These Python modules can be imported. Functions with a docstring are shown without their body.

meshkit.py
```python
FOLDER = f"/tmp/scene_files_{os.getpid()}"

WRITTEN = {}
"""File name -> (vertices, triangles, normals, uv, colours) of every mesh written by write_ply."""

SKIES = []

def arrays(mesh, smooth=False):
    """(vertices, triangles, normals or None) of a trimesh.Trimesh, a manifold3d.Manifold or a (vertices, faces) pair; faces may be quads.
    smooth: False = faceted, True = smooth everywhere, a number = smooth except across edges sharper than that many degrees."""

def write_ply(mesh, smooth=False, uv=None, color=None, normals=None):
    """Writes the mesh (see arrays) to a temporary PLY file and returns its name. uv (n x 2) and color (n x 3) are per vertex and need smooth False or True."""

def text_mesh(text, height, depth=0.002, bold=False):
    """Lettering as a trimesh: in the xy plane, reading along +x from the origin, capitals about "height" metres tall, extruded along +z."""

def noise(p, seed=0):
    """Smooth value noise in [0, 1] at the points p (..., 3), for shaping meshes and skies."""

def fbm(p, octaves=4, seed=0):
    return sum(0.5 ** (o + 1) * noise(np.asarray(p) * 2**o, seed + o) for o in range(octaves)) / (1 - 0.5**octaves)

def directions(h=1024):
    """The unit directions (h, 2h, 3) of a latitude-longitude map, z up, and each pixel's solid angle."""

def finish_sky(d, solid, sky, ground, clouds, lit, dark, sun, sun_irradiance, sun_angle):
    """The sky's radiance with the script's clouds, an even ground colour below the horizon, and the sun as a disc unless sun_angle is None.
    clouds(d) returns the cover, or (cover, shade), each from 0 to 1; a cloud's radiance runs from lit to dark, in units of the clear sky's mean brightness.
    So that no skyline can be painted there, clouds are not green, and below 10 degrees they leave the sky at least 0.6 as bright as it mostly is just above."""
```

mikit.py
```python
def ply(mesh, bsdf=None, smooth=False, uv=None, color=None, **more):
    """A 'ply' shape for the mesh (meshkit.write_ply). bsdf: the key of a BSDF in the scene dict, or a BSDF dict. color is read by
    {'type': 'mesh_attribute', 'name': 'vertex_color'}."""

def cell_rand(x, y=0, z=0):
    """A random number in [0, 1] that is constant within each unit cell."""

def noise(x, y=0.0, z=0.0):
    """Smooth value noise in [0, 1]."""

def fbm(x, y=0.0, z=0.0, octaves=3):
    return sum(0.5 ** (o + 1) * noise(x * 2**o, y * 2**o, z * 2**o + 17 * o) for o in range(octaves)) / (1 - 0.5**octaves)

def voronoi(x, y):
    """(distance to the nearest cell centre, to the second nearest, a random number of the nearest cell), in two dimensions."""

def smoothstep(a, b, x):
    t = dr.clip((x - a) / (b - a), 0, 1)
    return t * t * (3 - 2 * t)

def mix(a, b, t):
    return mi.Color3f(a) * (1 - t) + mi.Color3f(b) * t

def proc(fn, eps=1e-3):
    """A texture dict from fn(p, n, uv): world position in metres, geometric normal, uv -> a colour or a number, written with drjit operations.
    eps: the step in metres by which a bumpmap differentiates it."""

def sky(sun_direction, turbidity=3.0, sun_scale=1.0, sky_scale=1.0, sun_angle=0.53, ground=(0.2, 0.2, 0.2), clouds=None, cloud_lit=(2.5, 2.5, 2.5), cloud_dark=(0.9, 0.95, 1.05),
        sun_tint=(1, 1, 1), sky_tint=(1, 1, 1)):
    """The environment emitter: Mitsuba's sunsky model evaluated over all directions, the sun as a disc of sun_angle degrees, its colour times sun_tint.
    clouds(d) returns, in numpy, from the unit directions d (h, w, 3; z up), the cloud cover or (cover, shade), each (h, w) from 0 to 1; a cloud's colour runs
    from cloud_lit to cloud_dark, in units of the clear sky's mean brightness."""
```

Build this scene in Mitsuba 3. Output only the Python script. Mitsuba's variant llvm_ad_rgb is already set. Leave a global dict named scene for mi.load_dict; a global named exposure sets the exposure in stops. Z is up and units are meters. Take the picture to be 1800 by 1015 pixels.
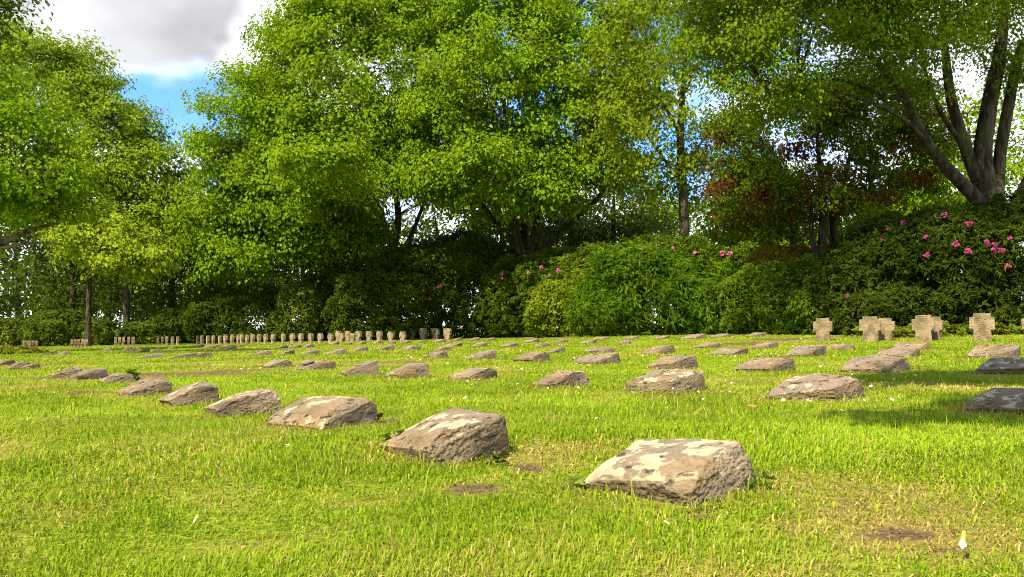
import math, numpy as np, trimesh, manifold3d as m3, mitsuba as mi, drjit as dr, mikit, meshkit
from shapely import Polygon, contains_xy
from mikit import noise, fbm, smoothstep, mix
T = mi.ScalarTransform4f
scene, labels = {}, {}

# ------------------------------------------------------------------ camera, sky, exposure
CAM_H, FPX = 0.52, 1413.0                       # eye height; focal length in pixels of the 1800-wide photograph
PITCH = math.atan(70.5 / FPX)
CP, SP = math.cos(PITCH), math.sin(PITCH)
scene['camera'] = {'type': 'perspective', 'fov': math.degrees(2 * math.atan(900 / FPX)), 'fov_axis': 'x', 'near_clip': 0.05, 'far_clip': 9000.0,
                   'to_world': T().look_at(origin=[0, 0, CAM_H], target=[0, CP * 10, CAM_H + SP * 10], up=[0, 0, 1])}


def sky_clouds(d):
    az, el = np.degrees(np.arctan2(d[..., 0], d[..., 1])), np.degrees(np.arcsin(np.clip(d[..., 2], -1, 1)))
    q = d / np.maximum(d[..., 2:3] + 0.22, 0.12)
    f = meshkit.fbm(q * np.array([1.1, 1.1, 0.4]) + np.array([3.3, 8.1, 0.0]), 6, seed=5)
    fine = meshkit.fbm(q * 5.0, 5, seed=11)
    bank = 1 / (1 + np.exp(-(el - 16.6 - 5 * (fine - 0.5) + 0.10 * np.abs(az + 26)) / 0.22)) * (1 / (1 + np.exp((az + 8 + 10 * (f - .5)) / 2.0)))
    low = 1 / (1 + np.exp((el - 10.0 - 8 * (fine - 0.5)) / 0.5)) * 0.93
    broken = np.clip((f - 0.47 + 0.25 * (fine - 0.5)) / 0.10, 0, 1) * np.clip((el - 6) / 6, 0, 1)
    broken = np.maximum(broken, 0.95 / (1 + np.exp(-(az - 21 + 16 * (f - .5)) / 2.0)) * np.clip((el + 2) / 5, 0, 1) * np.clip((45 - el) / 20, 0, 1))
    gap = np.clip(1.7 * np.exp(-((az + 23) / 8) ** 2 - ((el - 14.6) / 3.0) ** 2), 0, 1)
    cover = np.clip(np.maximum(np.maximum(bank, low), broken * 0.9 * (1 - gap)), 0, 1)
    shade = np.clip(bank * (0.86 + 0.5 * (fine - 0.5)) * np.clip((-17.5 - az + 0.5 * (el - 20) + 8 * (fine - .5)) / 3.5, 0, 1), 0, 1)
    return cover, np.maximum(shade, 0.25 * (1 - f))


SUN = np.array([-0.46, -0.60, 0.83])
scene['sky'] = mikit.sky(SUN.tolist(), turbidity=3, clouds=sky_clouds, cloud_lit=(2.9, 2.9, 2.9), cloud_dark=(0.70, 0.71, 0.75), sun_tint=(1.0, 0.97, 0.92), sky_tint=(0.47, 0.69, 1.10), sun_scale=0.92, sky_scale=1.15)
exposure = 3.15


# ------------------------------------------------------------------ survey: from a sight line to a place on the ground
def sst(a, b, x):
    t = np.clip((x - a) / (b - a), 0, 1)
    return t * t * (3 - 2 * t)


def gz(x, y):
    x, y = np.asarray(x, float), np.asarray(y, float)
    xc, yc = 110 * np.tanh(x / 110), 140 * np.tanh(y / 140)
    return 0.02 * xc - 0.0035 * yc + 0.17 * sst(20, 28, y + 0.3 * (x - 5)) * sst(0, 6, x) * (1 - sst(60, 120, np.hypot(x, y)))


def gbump(x, y):
    p = np.stack([np.asarray(x, float), np.asarray(y, float), 0 * np.asarray(x, float)], -1)
    r = np.hypot(x, y)
    return ((meshkit.fbm(p * 0.9, 3, 3) - 0.5) * 0.05 + (meshkit.noise(p * 4.0, 9) - 0.5) * 0.018) * np.clip(6 / np.maximum(r, 6), 0.12, 1)


def gh(x, y):
    return gz(x, y) + gbump(x, y)


def ray(u, v):
    a, b = (u - 900) / FPX, (507.5 - v) / FPX
    return np.array([a, CP - b * SP, SP + b * CP])


def P(u, v, d):
    r = ray(u, v)
    return r * (d / r[1]) + np.array([0, 0, CAM_H])


def hit(u, v):
    r = ray(u, v)
    t = np.linspace(1, 160, 16000)
    i = int(np.argmax(CAM_H + r[2] * t - gz(r[0] * t, r[1] * t) < 0))
    return r[0] * t[i], r[1] * t[i]


# ------------------------------------------------------------------ materials
ATTR = {'type': 'mesh_attribute', 'name': 'vertex_color'}
scene['leaf_bsdf'] = {'type': 'principledthin', 'base_color': ATTR, 'roughness': 0.38, 'diff_trans': 0.85, 'eta': 1.45, 'spec_trans': 0.0}
scene['grass_bsdf'] = {'type': 'principledthin', 'base_color': ATTR, 'roughness': 0.55, 'diff_trans': 0.7, 'eta': 1.3, 'spec_trans': 0.0}
scene['petal_bsdf'] = {'type': 'principledthin', 'base_color': ATTR, 'roughness': 0.6, 'diff_trans': 0.5, 'eta': 1.3, 'spec_trans': 0.0}


def bark_col(p, n, uv):
    s = fbm(p.x * 9, p.y * 9, p.z * 1.6, 3)
    c = mix([0.018, 0.014, 0.010], [0.065, 0.052, 0.036], smoothstep(0.3, 0.7, s))  # bark kept dark in place of the shade over the stems
    return mix(c, [0.05, 0.062, 0.025], 0.5 * smoothstep(0.5, 0.75, noise(p.x * 1.7, p.y * 1.7, p.z * 0.9)))


def bark_h(p, n, uv):
    return fbm(p.x * 11, p.y * 11, p.z * 1.8, 3)


scene['bark_bsdf'] = {'type': 'twosided', 'b': {'type': 'bumpmap', 't': mikit.proc(bark_h, 0.01), 'scale': 0.09, 'b': {'type': 'principled', 'base_color': mikit.proc(bark_col), 'roughness': 0.9, 'specular': 0.2}}}
scene['sunlit_bark_bsdf'] = {'type': 'twosided', 'b': {'type': 'diffuse', 'reflectance': mikit.proc(lambda p, n, uv: bark_col(p, n, uv) * 3.2)}}  # bark lightened to stand in for sun on the leaning limb
scene['twig_bsdf'] = {'type': 'twosided', 'b': {'type': 'diffuse', 'reflectance': {'type': 'rgb', 'value': [0.045, 0.036, 0.025]}}}


def stone_col(lichen):
    def fn(p, n, uv):
        big = fbm(p.x * 3.1, p.y * 3.1, p.z * 5, 3)
        lay = fbm(p.x * 9 + 3 * big, p.y * 9, p.z * 42 - p.x * 14 - p.y * 10, 3)
        grain = noise(p.x * 160, p.y * 160, p.z * 160)
        c = mix([0.085, 0.070, 0.046], [0.192, 0.160, 0.106], smoothstep(0.28, 0.72, 0.55 * big + 0.45 * lay))
        c = mix(c, [0.19, 0.125, 0.052], 0.4 * smoothstep(0.56, 0.74, noise(p.x * 6, p.y * 6 + 9, p.z * 11)))
        c = mix(c, [0.145, 0.130, 0.110], 0.6 * smoothstep(0.35, 0.85, n.z) * smoothstep(0.3, 0.55, noise(p.x * 4 + 5, p.y * 4, p.z * 4)))
        c = c * (0.72 + 0.30 * grain + 0.28 * noise(p.x * 60, p.y * 60, p.z * 75))
        c = mix(c, [0.025, 0.02, 0.014], 0.85 * smoothstep(0.62, 0.70, fbm(p.x * 21, p.y * 21, p.z * 50 - p.x * 9, 3)))
        wx = 0.05 * (fbm(p.x * 30, p.y * 30, p.z * 30, 2) - 0.5)
        w = fbm((p.x + wx) * 13 + 7, (p.y - wx) * 13, p.z * 9, 3) + 0.12 * (noise(p.x * 85, p.y * 85, p.z * 85) - 0.5)
        m = smoothstep(0.0, 0.055, w - (0.735 - lichen)) * (0.55 + 0.45 * noise(p.x * 120, p.y * 120, p.z * 120)) * smoothstep(0.55, 0.85, n.z)
        m = m * (1 - 0.9 * smoothstep(0.60, 0.66, fbm(p.x * 22, p.y * 22, p.z * 9, 3)))
        return mix(c, mix([0.28, 0.265, 0.17], [0.46, 0.44, 0.29], noise(p.x * 34, p.y * 34, p.z * 34)), m)
    return fn


def stone_h(p, n, uv):
    lay = fbm(p.x * 16, p.y * 16, p.z * 75 - p.x * 22 - p.y * 16, 3)
    return 0.28 * lay + 0.60 * fbm(p.x * 70, p.y * 70, p.z * 70, 3)


for nm, amount in (('plain', 0.04), ('spotted', 0.145), ('crusted', 0.34)):
    scene[f'stone_{nm}_bsdf'] = {'type': 'bumpmap', 't': mikit.proc(stone_h, 0.002), 'scale': 0.034,
                                 'b': {'type': 'principled', 'base_color': mikit.proc(stone_col(amount)), 'roughness': 0.88, 'specular': 0.25}}


def cross_col(p, n, uv):
    a = fbm(p.x * 5, p.y * 5, p.z * 5, 4)
    c = mix([0.150, 0.122, 0.072], [0.255, 0.212, 0.132], smoothstep(0.3, 0.7, a))
    c = c * (0.8 + 0.4 * noise(p.x * 90, p.y * 90, p.z * 90))
    return mix(c, [0.075, 0.073, 0.042], 0.6 * smoothstep(0.60, 0.75, noise(p.x * 7 + 3, p.y * 7, p.z * 4)))


def cross_h(p, n, uv):
    return fbm(p.x * 26, p.y * 26, p.z * 34, 3)


scene['cross_bsdf'] = {'type': 'bumpmap', 't': mikit.proc(cross_h, 0.004), 'scale': 0.035, 'b': {'type': 'principled', 'base_color': mikit.proc(cross_col), 'roughness': 0.9, 'specular': 0.2}}


def ground_col(p, n, uv):
    # uv: x = how dry the turf is, y = how bare
    a, b = fbm(p.x * 2.2, p.y * 2.2, 0, 4), 0.45 * noise(p.x * 60, p.y * 60, 0) + 0.55 * noise(p.x * 210, p.y * 210, 3)
    g = mix([0.045, 0.075, 0.007], [0.22, 0.29, 0.025], smoothstep(0.2, 0.8, 0.3 * a + 0.7 * b))
    s = mix([0.06, 0.05, 0.016], [0.30, 0.24, 0.085], b)
    e = mix([0.048, 0.035, 0.021], [0.155, 0.118, 0.070], 0.7 * noise(p.x * 110, p.y * 110, 0) + 0.3 * a)
    return mix(mix(g, s, dr.clip(uv.x, 0, 1)), e, smoothstep(0.25, 0.7, uv.y + 0.3 * (a - 0.5)))


scene['ground_bsdf'] = {'type': 'diffuse', 'reflectance': mikit.proc(ground_col)}


# ------------------------------------------------------------------ keys and labels
def numbered(name, pre=''):
    k, i = name, 0
    while any(s == pre + k or s.startswith(pre + k + '__') for s in USED):
        i += 1
        k = f'{name}_{i:03d}'
    USED.add(pre + k)
    return pre + k


USED = set()
TRIS = [0]


def thing(name, label, cat, group=None):
    key = numbered(name)
    labels[key] = {'label': label, 'category': cat}
    if group:
        labels[key]['group'] = group
    return key


def part(parent, name, shape, kind=None, label=None):
    key = numbered(name, parent + '__')
    scene[key] = shape
    if kind or label:
        labels[key] = {k: v for k, v in (('kind', kind), ('label', label)) if v}
    return key


def setting(name, shape, kind='structure', label=None):
    scene[name] = shape
    labels[name] = {'kind': kind}
    if label:
        labels[name]['label'] = label
    USED.add(name)


def unit(v):
    return v / np.maximum(np.linalg.norm(v, axis=-1, keepdims=True), 1e-9)


# ------------------------------------------------------------------ ground and turf
ROW, RISE = np.array([-0.61, 0.79]), np.array([0.79, 0.61])      # along a row of grave stones; the way their tops rise
STONES = {
    'near': [(0.49, 2.60, 0.59, 0.21), (-0.30, 3.49, 0.57, 0.23), (-1.09, 4.63, 0.58, 0.20), (-1.88, 5.65, 0.58, 0.18), (-2.62, 6.51, 0.53, 0.18), (-3.44, 7.56, 0.55, 0.19), (-4.77, 9.75, 0.55, 0.13), (-5.82, 11.08, 0.57, 0.16), (-6.44, 11.69, 0.53, 0.15), (-9.08, 15.23, 0.20, 0.05), (-9.36, 15.31, 0.35, 0.13), (-11.30, 18.00, 0.41, 0.13)],
    'second': [(-3.95, 13.62, 0.51, 0.13), (-3.02, 12.30, 0.61, 0.15), (-1.99, 10.46, 0.56, 0.19), (-1.28, 9.82, 0.53, 0.18), (-0.45, 9.02, 0.56, 0.14), (0.44, 7.56, 0.52, 0.18), (1.26, 6.66, 0.65, 0.21), (2.11, 5.69, 0.65, 0.19), (2.87, 4.56, 0.55, 0.15)],
    'third': [(-9.71, 21.64, 0.98, 0.15), (-8.56, 20.89, 0.77, 0.13), (-8.09, 21.05, 0.61, 0.13), (-6.88, 22.24, 0.58, 0.14), (-6.24, 22.34, 0.51, 0.14), (-5.50, 21.83, 0.56, 0.14), (-4.68, 21.45, 0.62, 0.18), (-4.73, 24.94, 0.58, 0.16), (-4.12, 25.93, 0.62, 0.17), (-3.16, 25.10, 0.59, 0.16), (-1.60, 16.81, 0.58, 0.14), (-0.60, 15.41, 0.60, 0.19), (0.33, 14.08, 0.62, 0.19), (1.28, 12.39, 0.61, 0.18), (2.09, 10.56, 0.60, 0.23), (2.98, 9.51, 0.64, 0.18), (3.99, 8.91, 0.69, 0.20), (5.03, 8.14, 0.62, 0.18)],
    'fourth': [(-2.03, 23.34, 0.55, 0.13), (-2.19, 29.53, 0.71, 0.17), (-1.17, 28.46, 0.60, 0.16), (-0.11, 27.35, 0.64, 0.15), (0.97, 25.84, 0.51, 0.15), (1.04, 19.22, 0.41, 0.14), (1.99, 18.49, 0.67, 0.13), (3.05, 16.86, 0.62, 0.24), (4.98, 20.63, 0.64, 0.16), (4.06, 15.10, 0.65, 0.16), (5.86, 18.75, 0.61, 0.17), (5.00, 13.74, 0.60, 0.21), (6.89, 17.09, 0.63, 0.13), (6.00, 12.58, 0.64, 0.14), (8.04, 16.25, 0.71, 0.16), (7.04, 11.78, 0.69, 0.23)],
    'fifth': [(-15.86, 40.67, 0.83, 0.20), (-14.13, 37.70, 0.85, 0.19), (-12.80, 35.56, 0.75, 0.23), (-11.97, 34.40, 0.44, 0.15), (-14.00, 41.35, 0.44, 0.15), (-9.89, 34.73, 0.52, 0.15), (-9.57, 35.48, 0.55, 0.13), (-8.88, 35.09, 0.52, 0.17), (-9.60, 43.30, 0.55, 0.18), (-8.60, 41.87, 0.59, 0.15), (-8.09, 43.32, 0.52, 0.18), (-7.47, 44.52, 0.60, 0.19), (-6.42, 42.89, 0.49, 0.15), (-5.91, 44.54, 0.63, 0.19), (-5.09, 45.36, 0.58, 0.16), (-4.04, 44.37, 0.82, 0.22), (-3.51, 51.28, 0.73, 0.22), (-2.35, 49.62, 0.70, 0.25), (-1.32, 47.81, 0.74, 0.24), (0.84, 35.10, 0.70, 0.22), (1.84, 31.23, 0.55, 0.15), (2.56, 27.31, 0.60, 0.14), (3.65, 33.14, 0.61, 0.14), (3.43, 24.95, 0.51, 0.12), (4.46, 30.47, 0.56, 0.11), (5.11, 27.57, 0.57, 0.12), (5.94, 26.57, 0.81, 0.19), (7.31, 28.32, 0.62, 0.14), (8.51, 28.07, 0.64, 0.16)],
    'farleft': [(-17.68, 30.84, 0.63, 0.15), (-16.16, 29.04, 0.47, 0.14), (-18.48, 36.65, 0.44, 0.13), (-16.26, 33.95, 0.55, 0.14), (-15.73, 33.64, 0.45, 0.17), (-14.43, 31.69, 0.45, 0.16), (-13.71, 31.02, 0.40, 0.13), (-15.97, 37.73, 0.40, 0.11)],
}
pr = np.random.default_rng(77)
PATCHES = []                                                     # x, y, rx, ry, dry, bare


def patch(u, v, ru, rv, dry, bare):
    x, y = hit(u, v)
    y0, y1 = hit(u, v + rv)[1], hit(u, v - rv)[1]
    PATCHES.append((x, y, ru / FPX * y, (y1 - y0) / 2, dry, bare))


for a in ((1590, 930, 240, 75, .85, .1), (1540, 870, 190, 45, .7, .1), (1730, 900, 110, 60, .55, 0), (960, 796, 120, 22, .8, .1), (1010, 790, 120, 16, .6, 0), (925, 822, 30, 10, .6, 1.2), (830, 858, 46, 10, .5, .9),
          (1225, 903, 46, 9, .6, 1.0), (1580, 938, 75, 14, .8, .85), (1655, 965, 50, 9, .7, .75), (1500, 884, 30, 10, .7, .6), (1640, 890, 90, 14, .5, .4), (245, 659, 250, 4.5, .7, .9), (120, 664, 140, 3, .6, .6), (700, 637, 70, 3.5, .7, .6),
          (1310, 604, 90, 2.5, .5, .9), (150, 690, 45, 5, .6, .8), (420, 651, 120, 3, .6, .7), (480, 640, 110, 4, .7, .2), (680, 742, 26, 6, .6, .8), (300, 800, 160, 30, .45, .1), (210, 850, 200, 30, .35, 0),
          (640, 880, 70, 12, .4, .2), (420, 960, 60, 12, .45, .2), (100, 900, 120, 30, .4, 0), (1100, 625, 120, 4, .4, .2), (1380, 596, 90, 2, .3, .9), (60, 645, 140, 4, .6, .3), (1450, 690, 120, 8, .5, .1), (1620, 680, 160, 10, .4, .0),
          (500, 613, 120, 3, .6, .3), (1000, 592.5, 160, 1.0, .3, .8), (1280, 840, 110, 16, .5, .1), (300, 640, 90, 3, .5, .1), (1430, 640, 90, 4, .4, .1), (560, 930, 90, 14, .3, .1), (1050, 960, 120, 14, .3, .1)):
    patch(*a)
STONE_LIST = []
for row, items in STONES.items():
    for k, (x, y, w, h) in enumerate(items):
        s = 1 + 0.08 / y
        STONE_LIST.append((row, k, x * s, y * s, w, h, math.radians(pr.normal(0, 5))))


def turf(x, y):
    """How dry and how bare the turf is at (x, y)."""
    x, y = np.asarray(x, float), np.asarray(y, float)
    p = np.stack([x, y, 0 * x], -1)
    dry = 0.75 * sst(0.55, 0.74, meshkit.fbm(p * 0.75 + 4.2, 4, 21)) + 0.3 * sst(0.5, 0.8, meshkit.fbm(p * 3.0, 3, 8))
    bare = 0.35 * sst(0.66, 0.78, meshkit.fbm(p * 1.4 + 9, 4, 33))
    wob = np.exp(3.2 * (meshkit.fbm(p * 8, 3, 14) - 0.5))
    for (a, b, rx, ry, d, e) in PATCHES:
        q = np.exp(-np.minimum((((x - a) / rx) ** 2 + ((y - b) / ry) ** 2) * wob, 30) ** 1.3)
        dry, bare = np.maximum(dry, d * q), np.maximum(bare, e * q)
    for (row, k, a, b, w, h, ro) in STONE_LIST:
        near = np.hypot(x - a, y - b)
        q = np.exp(-(np.maximum(near - 0.5 * w, 0) / 0.16) ** 2 * wob)
        dry = np.maximum(dry, (0.35 + 0.3 * ((k * 7) % 3) / 2) * q)
    return np.clip(dry, 0, 1), np.clip(bare, 0, 1.5)


rr = np.concatenate([[0], np.geomspace(0.5, 90, 220), np.geomspace(100, 4000, 26)])
# denser where the lawn is looked at, all round otherwise
th = np.sort(np.concatenate([np.linspace(math.radians(45), math.radians(135), 190), np.linspace(math.radians(135), math.radians(405), 81)[1:-1]]))
RR, TH = np.meshgrid(rr, th, indexing='ij')
gx, gy = RR * np.cos(TH), RR * np.sin(TH)
nt = len(th)
gverts = np.stack([gx, gy, gh(gx, gy) - 0.010 * sst(2.5, 8, RR)], -1).reshape(-1, 3)
i, j = np.meshgrid(np.arange(len(rr) - 1), np.arange(nt), indexing='ij')
quads = np.stack([i * nt + j, (i + 1) * nt + j, (i + 1) * nt + (j + 1) % nt, i * nt + (j + 1) % nt], -1).reshape(-1, 4)
near_mask = gverts[:, 1] > -5
tu = np.zeros((len(gverts), 2))
tu[near_mask] = np.stack(turf(gverts[near_mask, 0], gverts[near_mask, 1]), -1)
setting('ground', mikit.ply((gverts, quads), 'ground_bsdf', smooth=True, uv=tu))

# the edge of the lawn: hedge line
HEDGE = np.array([(-60, 82), (-44, 76), (-30, 71), (-19, 68.5), (-9.4, 69), (-4, 68), (-0.5, 64), (2.2, 55), (4.4, 48), (6.2, 43.5), (8.4, 40), (10.2, 36.0), (10.2, 30.5), (10.8, 26.3), (11.8, 24.6), (13, 23.6), (15.5, 22.0), (19, 20)])


LAWN = Polygon(list(map(tuple, HEDGE)) + [(30, -6), (-70, -6)])


def in_stone(x, y, grow=0.0):
    inside = np.zeros(len(x), bool)
    for (row, k, a, b, w, h, ro) in STONE_LIST:
        c, s = math.cos(ro), math.sin(ro)
        r2, s2 = np.array([ROW[0] * c - ROW[1] * s, ROW[0] * s + ROW[1] * c]), np.array([RISE[0] * c - RISE[1] * s, RISE[0] * s + RISE[1] * c])
        lx, ly = (x - a) * r2[0] + (y - b) * r2[1], (x - a) * s2[0] + (y - b) * s2[1]
        inside |= (np.abs(lx) < 0.40 * w + grow) & (np.abs(ly) < 0.36 * w + grow)
    return inside


def grass(seed, r0, r1, density, power, half, blade, width, segs):
    """Blades at polar density(r) = density * (r0 / r) ** power, within +-half degrees of straight ahead."""
    g = np.random.default_rng(seed)
    e = 2 - power
    total = density * r0 ** power * 2 * math.radians(half) * (r1 ** e - r0 ** e) / e
    n = int(total)
    r = (r0 ** e + g.random(n) * (r1 ** e - r0 ** e)) ** (1 / e)
    a = np.pi / 2 + (g.random(n) * 2 - 1) * math.radians(half)
    x, y = r * np.cos(a), r * np.sin(a)
    # tufts: pull some blades towards tuft centres
    dry, bare = turf(x, y)
    keep = contains_xy(LAWN, x, y) & (g.random(n) > np.clip(0.95 * bare, 0, 0.88)) & ~in_stone(x, y)
    x, y, r, dry, bare = x[keep], y[keep], r[keep], dry[keep], bare[keep]
    n = len(x)
    p2 = np.stack([x, y, 0 * x], -1)
    tall = 0.55 + 0.9 * meshkit.fbm(p2 * 2.3, 3, 4)
    L = blade * (0.45 + 0.75 * g.random(n) + 0.9 * (g.random(n) > .96)) * tall * (1 - 0.25 * np.clip(dry, 0, 1)) * (1 - 0.4 * np.clip(bare, 0, 1))
    L = L * np.where(in_stone(x, y, .06), 1.55, 1.0)             # the mower leaves longer grass at the stones
    W = width * np.clip(r / r0, 1, None) ** 0.85 * (0.7 + 0.6 * g.random(n))
    flow = 2 * np.pi * meshkit.fbm(p2 * 0.8, 2, 40) * 2
    ang = np.where(g.random(n) < 0.5, flow + g.normal(0, 0.8, n), g.random(n) * 2 * np.pi)
    lean = np.abs(g.normal(0.8, 0.5, n)) + 0.8 * np.clip(dry, 0, 1) * g.random(n) + 0.9 * np.clip(bare, 0, 1)
    D = np.stack([np.cos(ang), np.sin(ang), 0 * ang], -1)
    S = np.stack([-np.sin(ang + g.normal(0, .6, n)), np.cos(ang), 0 * ang], -1)
    base = np.stack([x, y, gh(x, y) - 0.004], -1)
    up = np.array([0, 0, 1.0])
    t1 = unit(up * np.cos(lean * 0.5)[:, None] + D * np.sin(lean * 0.5)[:, None])
    t2 = unit(up * np.cos(lean * 1.7)[:, None] + D * np.sin(lean * 1.7)[:, None])
    mid = base + t1 * (L * 0.55)[:, None]
    tip = mid + t2 * (L * 0.45)[:, None]
    w = S * W[:, None] / 2
    hue, lum = g.random(n), 0.85 + 0.36 * g.random(n)
    mac = meshkit.fbm(p2 * 0.55 + 2, 3, 77)
    green = np.array([0.124, 0.240, 0.009]) * (1 - hue[:, None]) + np.array([0.262, 0.375, 0.022]) * hue[:, None]
    green = green * (0.80 + 0.40 * mac)[:, None]
    straw = np.array([0.36, 0.29, 0.085]) * (1 - hue[:, None]) + np.array([0.50, 0.42, 0.16]) * hue[:, None]
    pick = g.random(n) < (0.045 + 0.6 * np.clip(dry, 0, 1) ** 1.5)
    c = np.where(pick[:, None], straw, green * (1 - 0.5 * dry[:, None]) + 0.5 * dry[:, None] * np.array([0.30, 0.32, 0.035])) * lum[:, None]
    idx = np.arange(n)
    if segs == 2:
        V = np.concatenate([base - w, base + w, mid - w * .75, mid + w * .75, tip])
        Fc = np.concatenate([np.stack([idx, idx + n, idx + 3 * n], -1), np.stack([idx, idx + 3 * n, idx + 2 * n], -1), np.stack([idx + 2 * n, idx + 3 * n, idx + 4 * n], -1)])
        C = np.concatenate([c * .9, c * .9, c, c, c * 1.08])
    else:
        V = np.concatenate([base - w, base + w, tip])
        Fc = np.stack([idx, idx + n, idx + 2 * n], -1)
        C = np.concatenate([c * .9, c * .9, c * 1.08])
    return V, Fc, C


def joined(parts):
    at, Vs, Fs, Cs = 0, [], [], []
    for V, Fc, C in parts:
        Vs.append(V), Fs.append(Fc + at), Cs.append(C)
        at += len(V)
    TRIS[0] += sum(len(f) for f in Fs)
    return np.concatenate(Vs), np.concatenate(Fs), np.concatenate(Cs)


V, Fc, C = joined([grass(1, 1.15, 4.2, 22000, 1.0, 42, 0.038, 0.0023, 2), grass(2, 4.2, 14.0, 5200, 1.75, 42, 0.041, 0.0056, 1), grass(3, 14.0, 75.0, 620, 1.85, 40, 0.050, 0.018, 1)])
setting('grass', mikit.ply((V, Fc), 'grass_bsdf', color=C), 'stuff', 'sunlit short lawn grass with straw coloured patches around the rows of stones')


# ------------------------------------------------------------------ grave stones
def rough(man, size, amp, seed, layers=0.0, smooth=28):
    """A block refined to triangles of "size" and roughened by "amp" metres, with slaty steps."""
    m = man.refine_to_length(size).to_mesh()
    v, f = np.array(m.vert_properties[:, :3], float), np.array(m.tri_verts)
    t = trimesh.Trimesh(v, f, process=False)
    t.merge_vertices()
    v, f, n = np.array(t.vertices), np.array(t.faces), np.array(t.vertex_normals)
    o = np.array([seed * 3.7, seed * 1.3, seed * 2.1])
    k = (meshkit.fbm(v * 4.5 + o, 3, seed) - 0.5) * 3.4 + (meshkit.fbm(v * 17 + o, 3, seed + 5) - 0.5) * 0.9
    if layers:
        q = (v[:, 2] * 34 + 5 * (meshkit.fbm(v * 3 + o, 3, seed + 9)) + v[:, 1] * -9)
        k = k + np.where(n[:, 2] < .75, 1.0, .25) * layers * (meshkit.noise(np.stack([np.floor(q), v[:, 0] * 5, v[:, 1] * 2], -1), seed + 2) - 0.5)
    v = v + n * (k * amp)[:, None]
    return trimesh.Trimesh(v, f, process=False)


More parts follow.
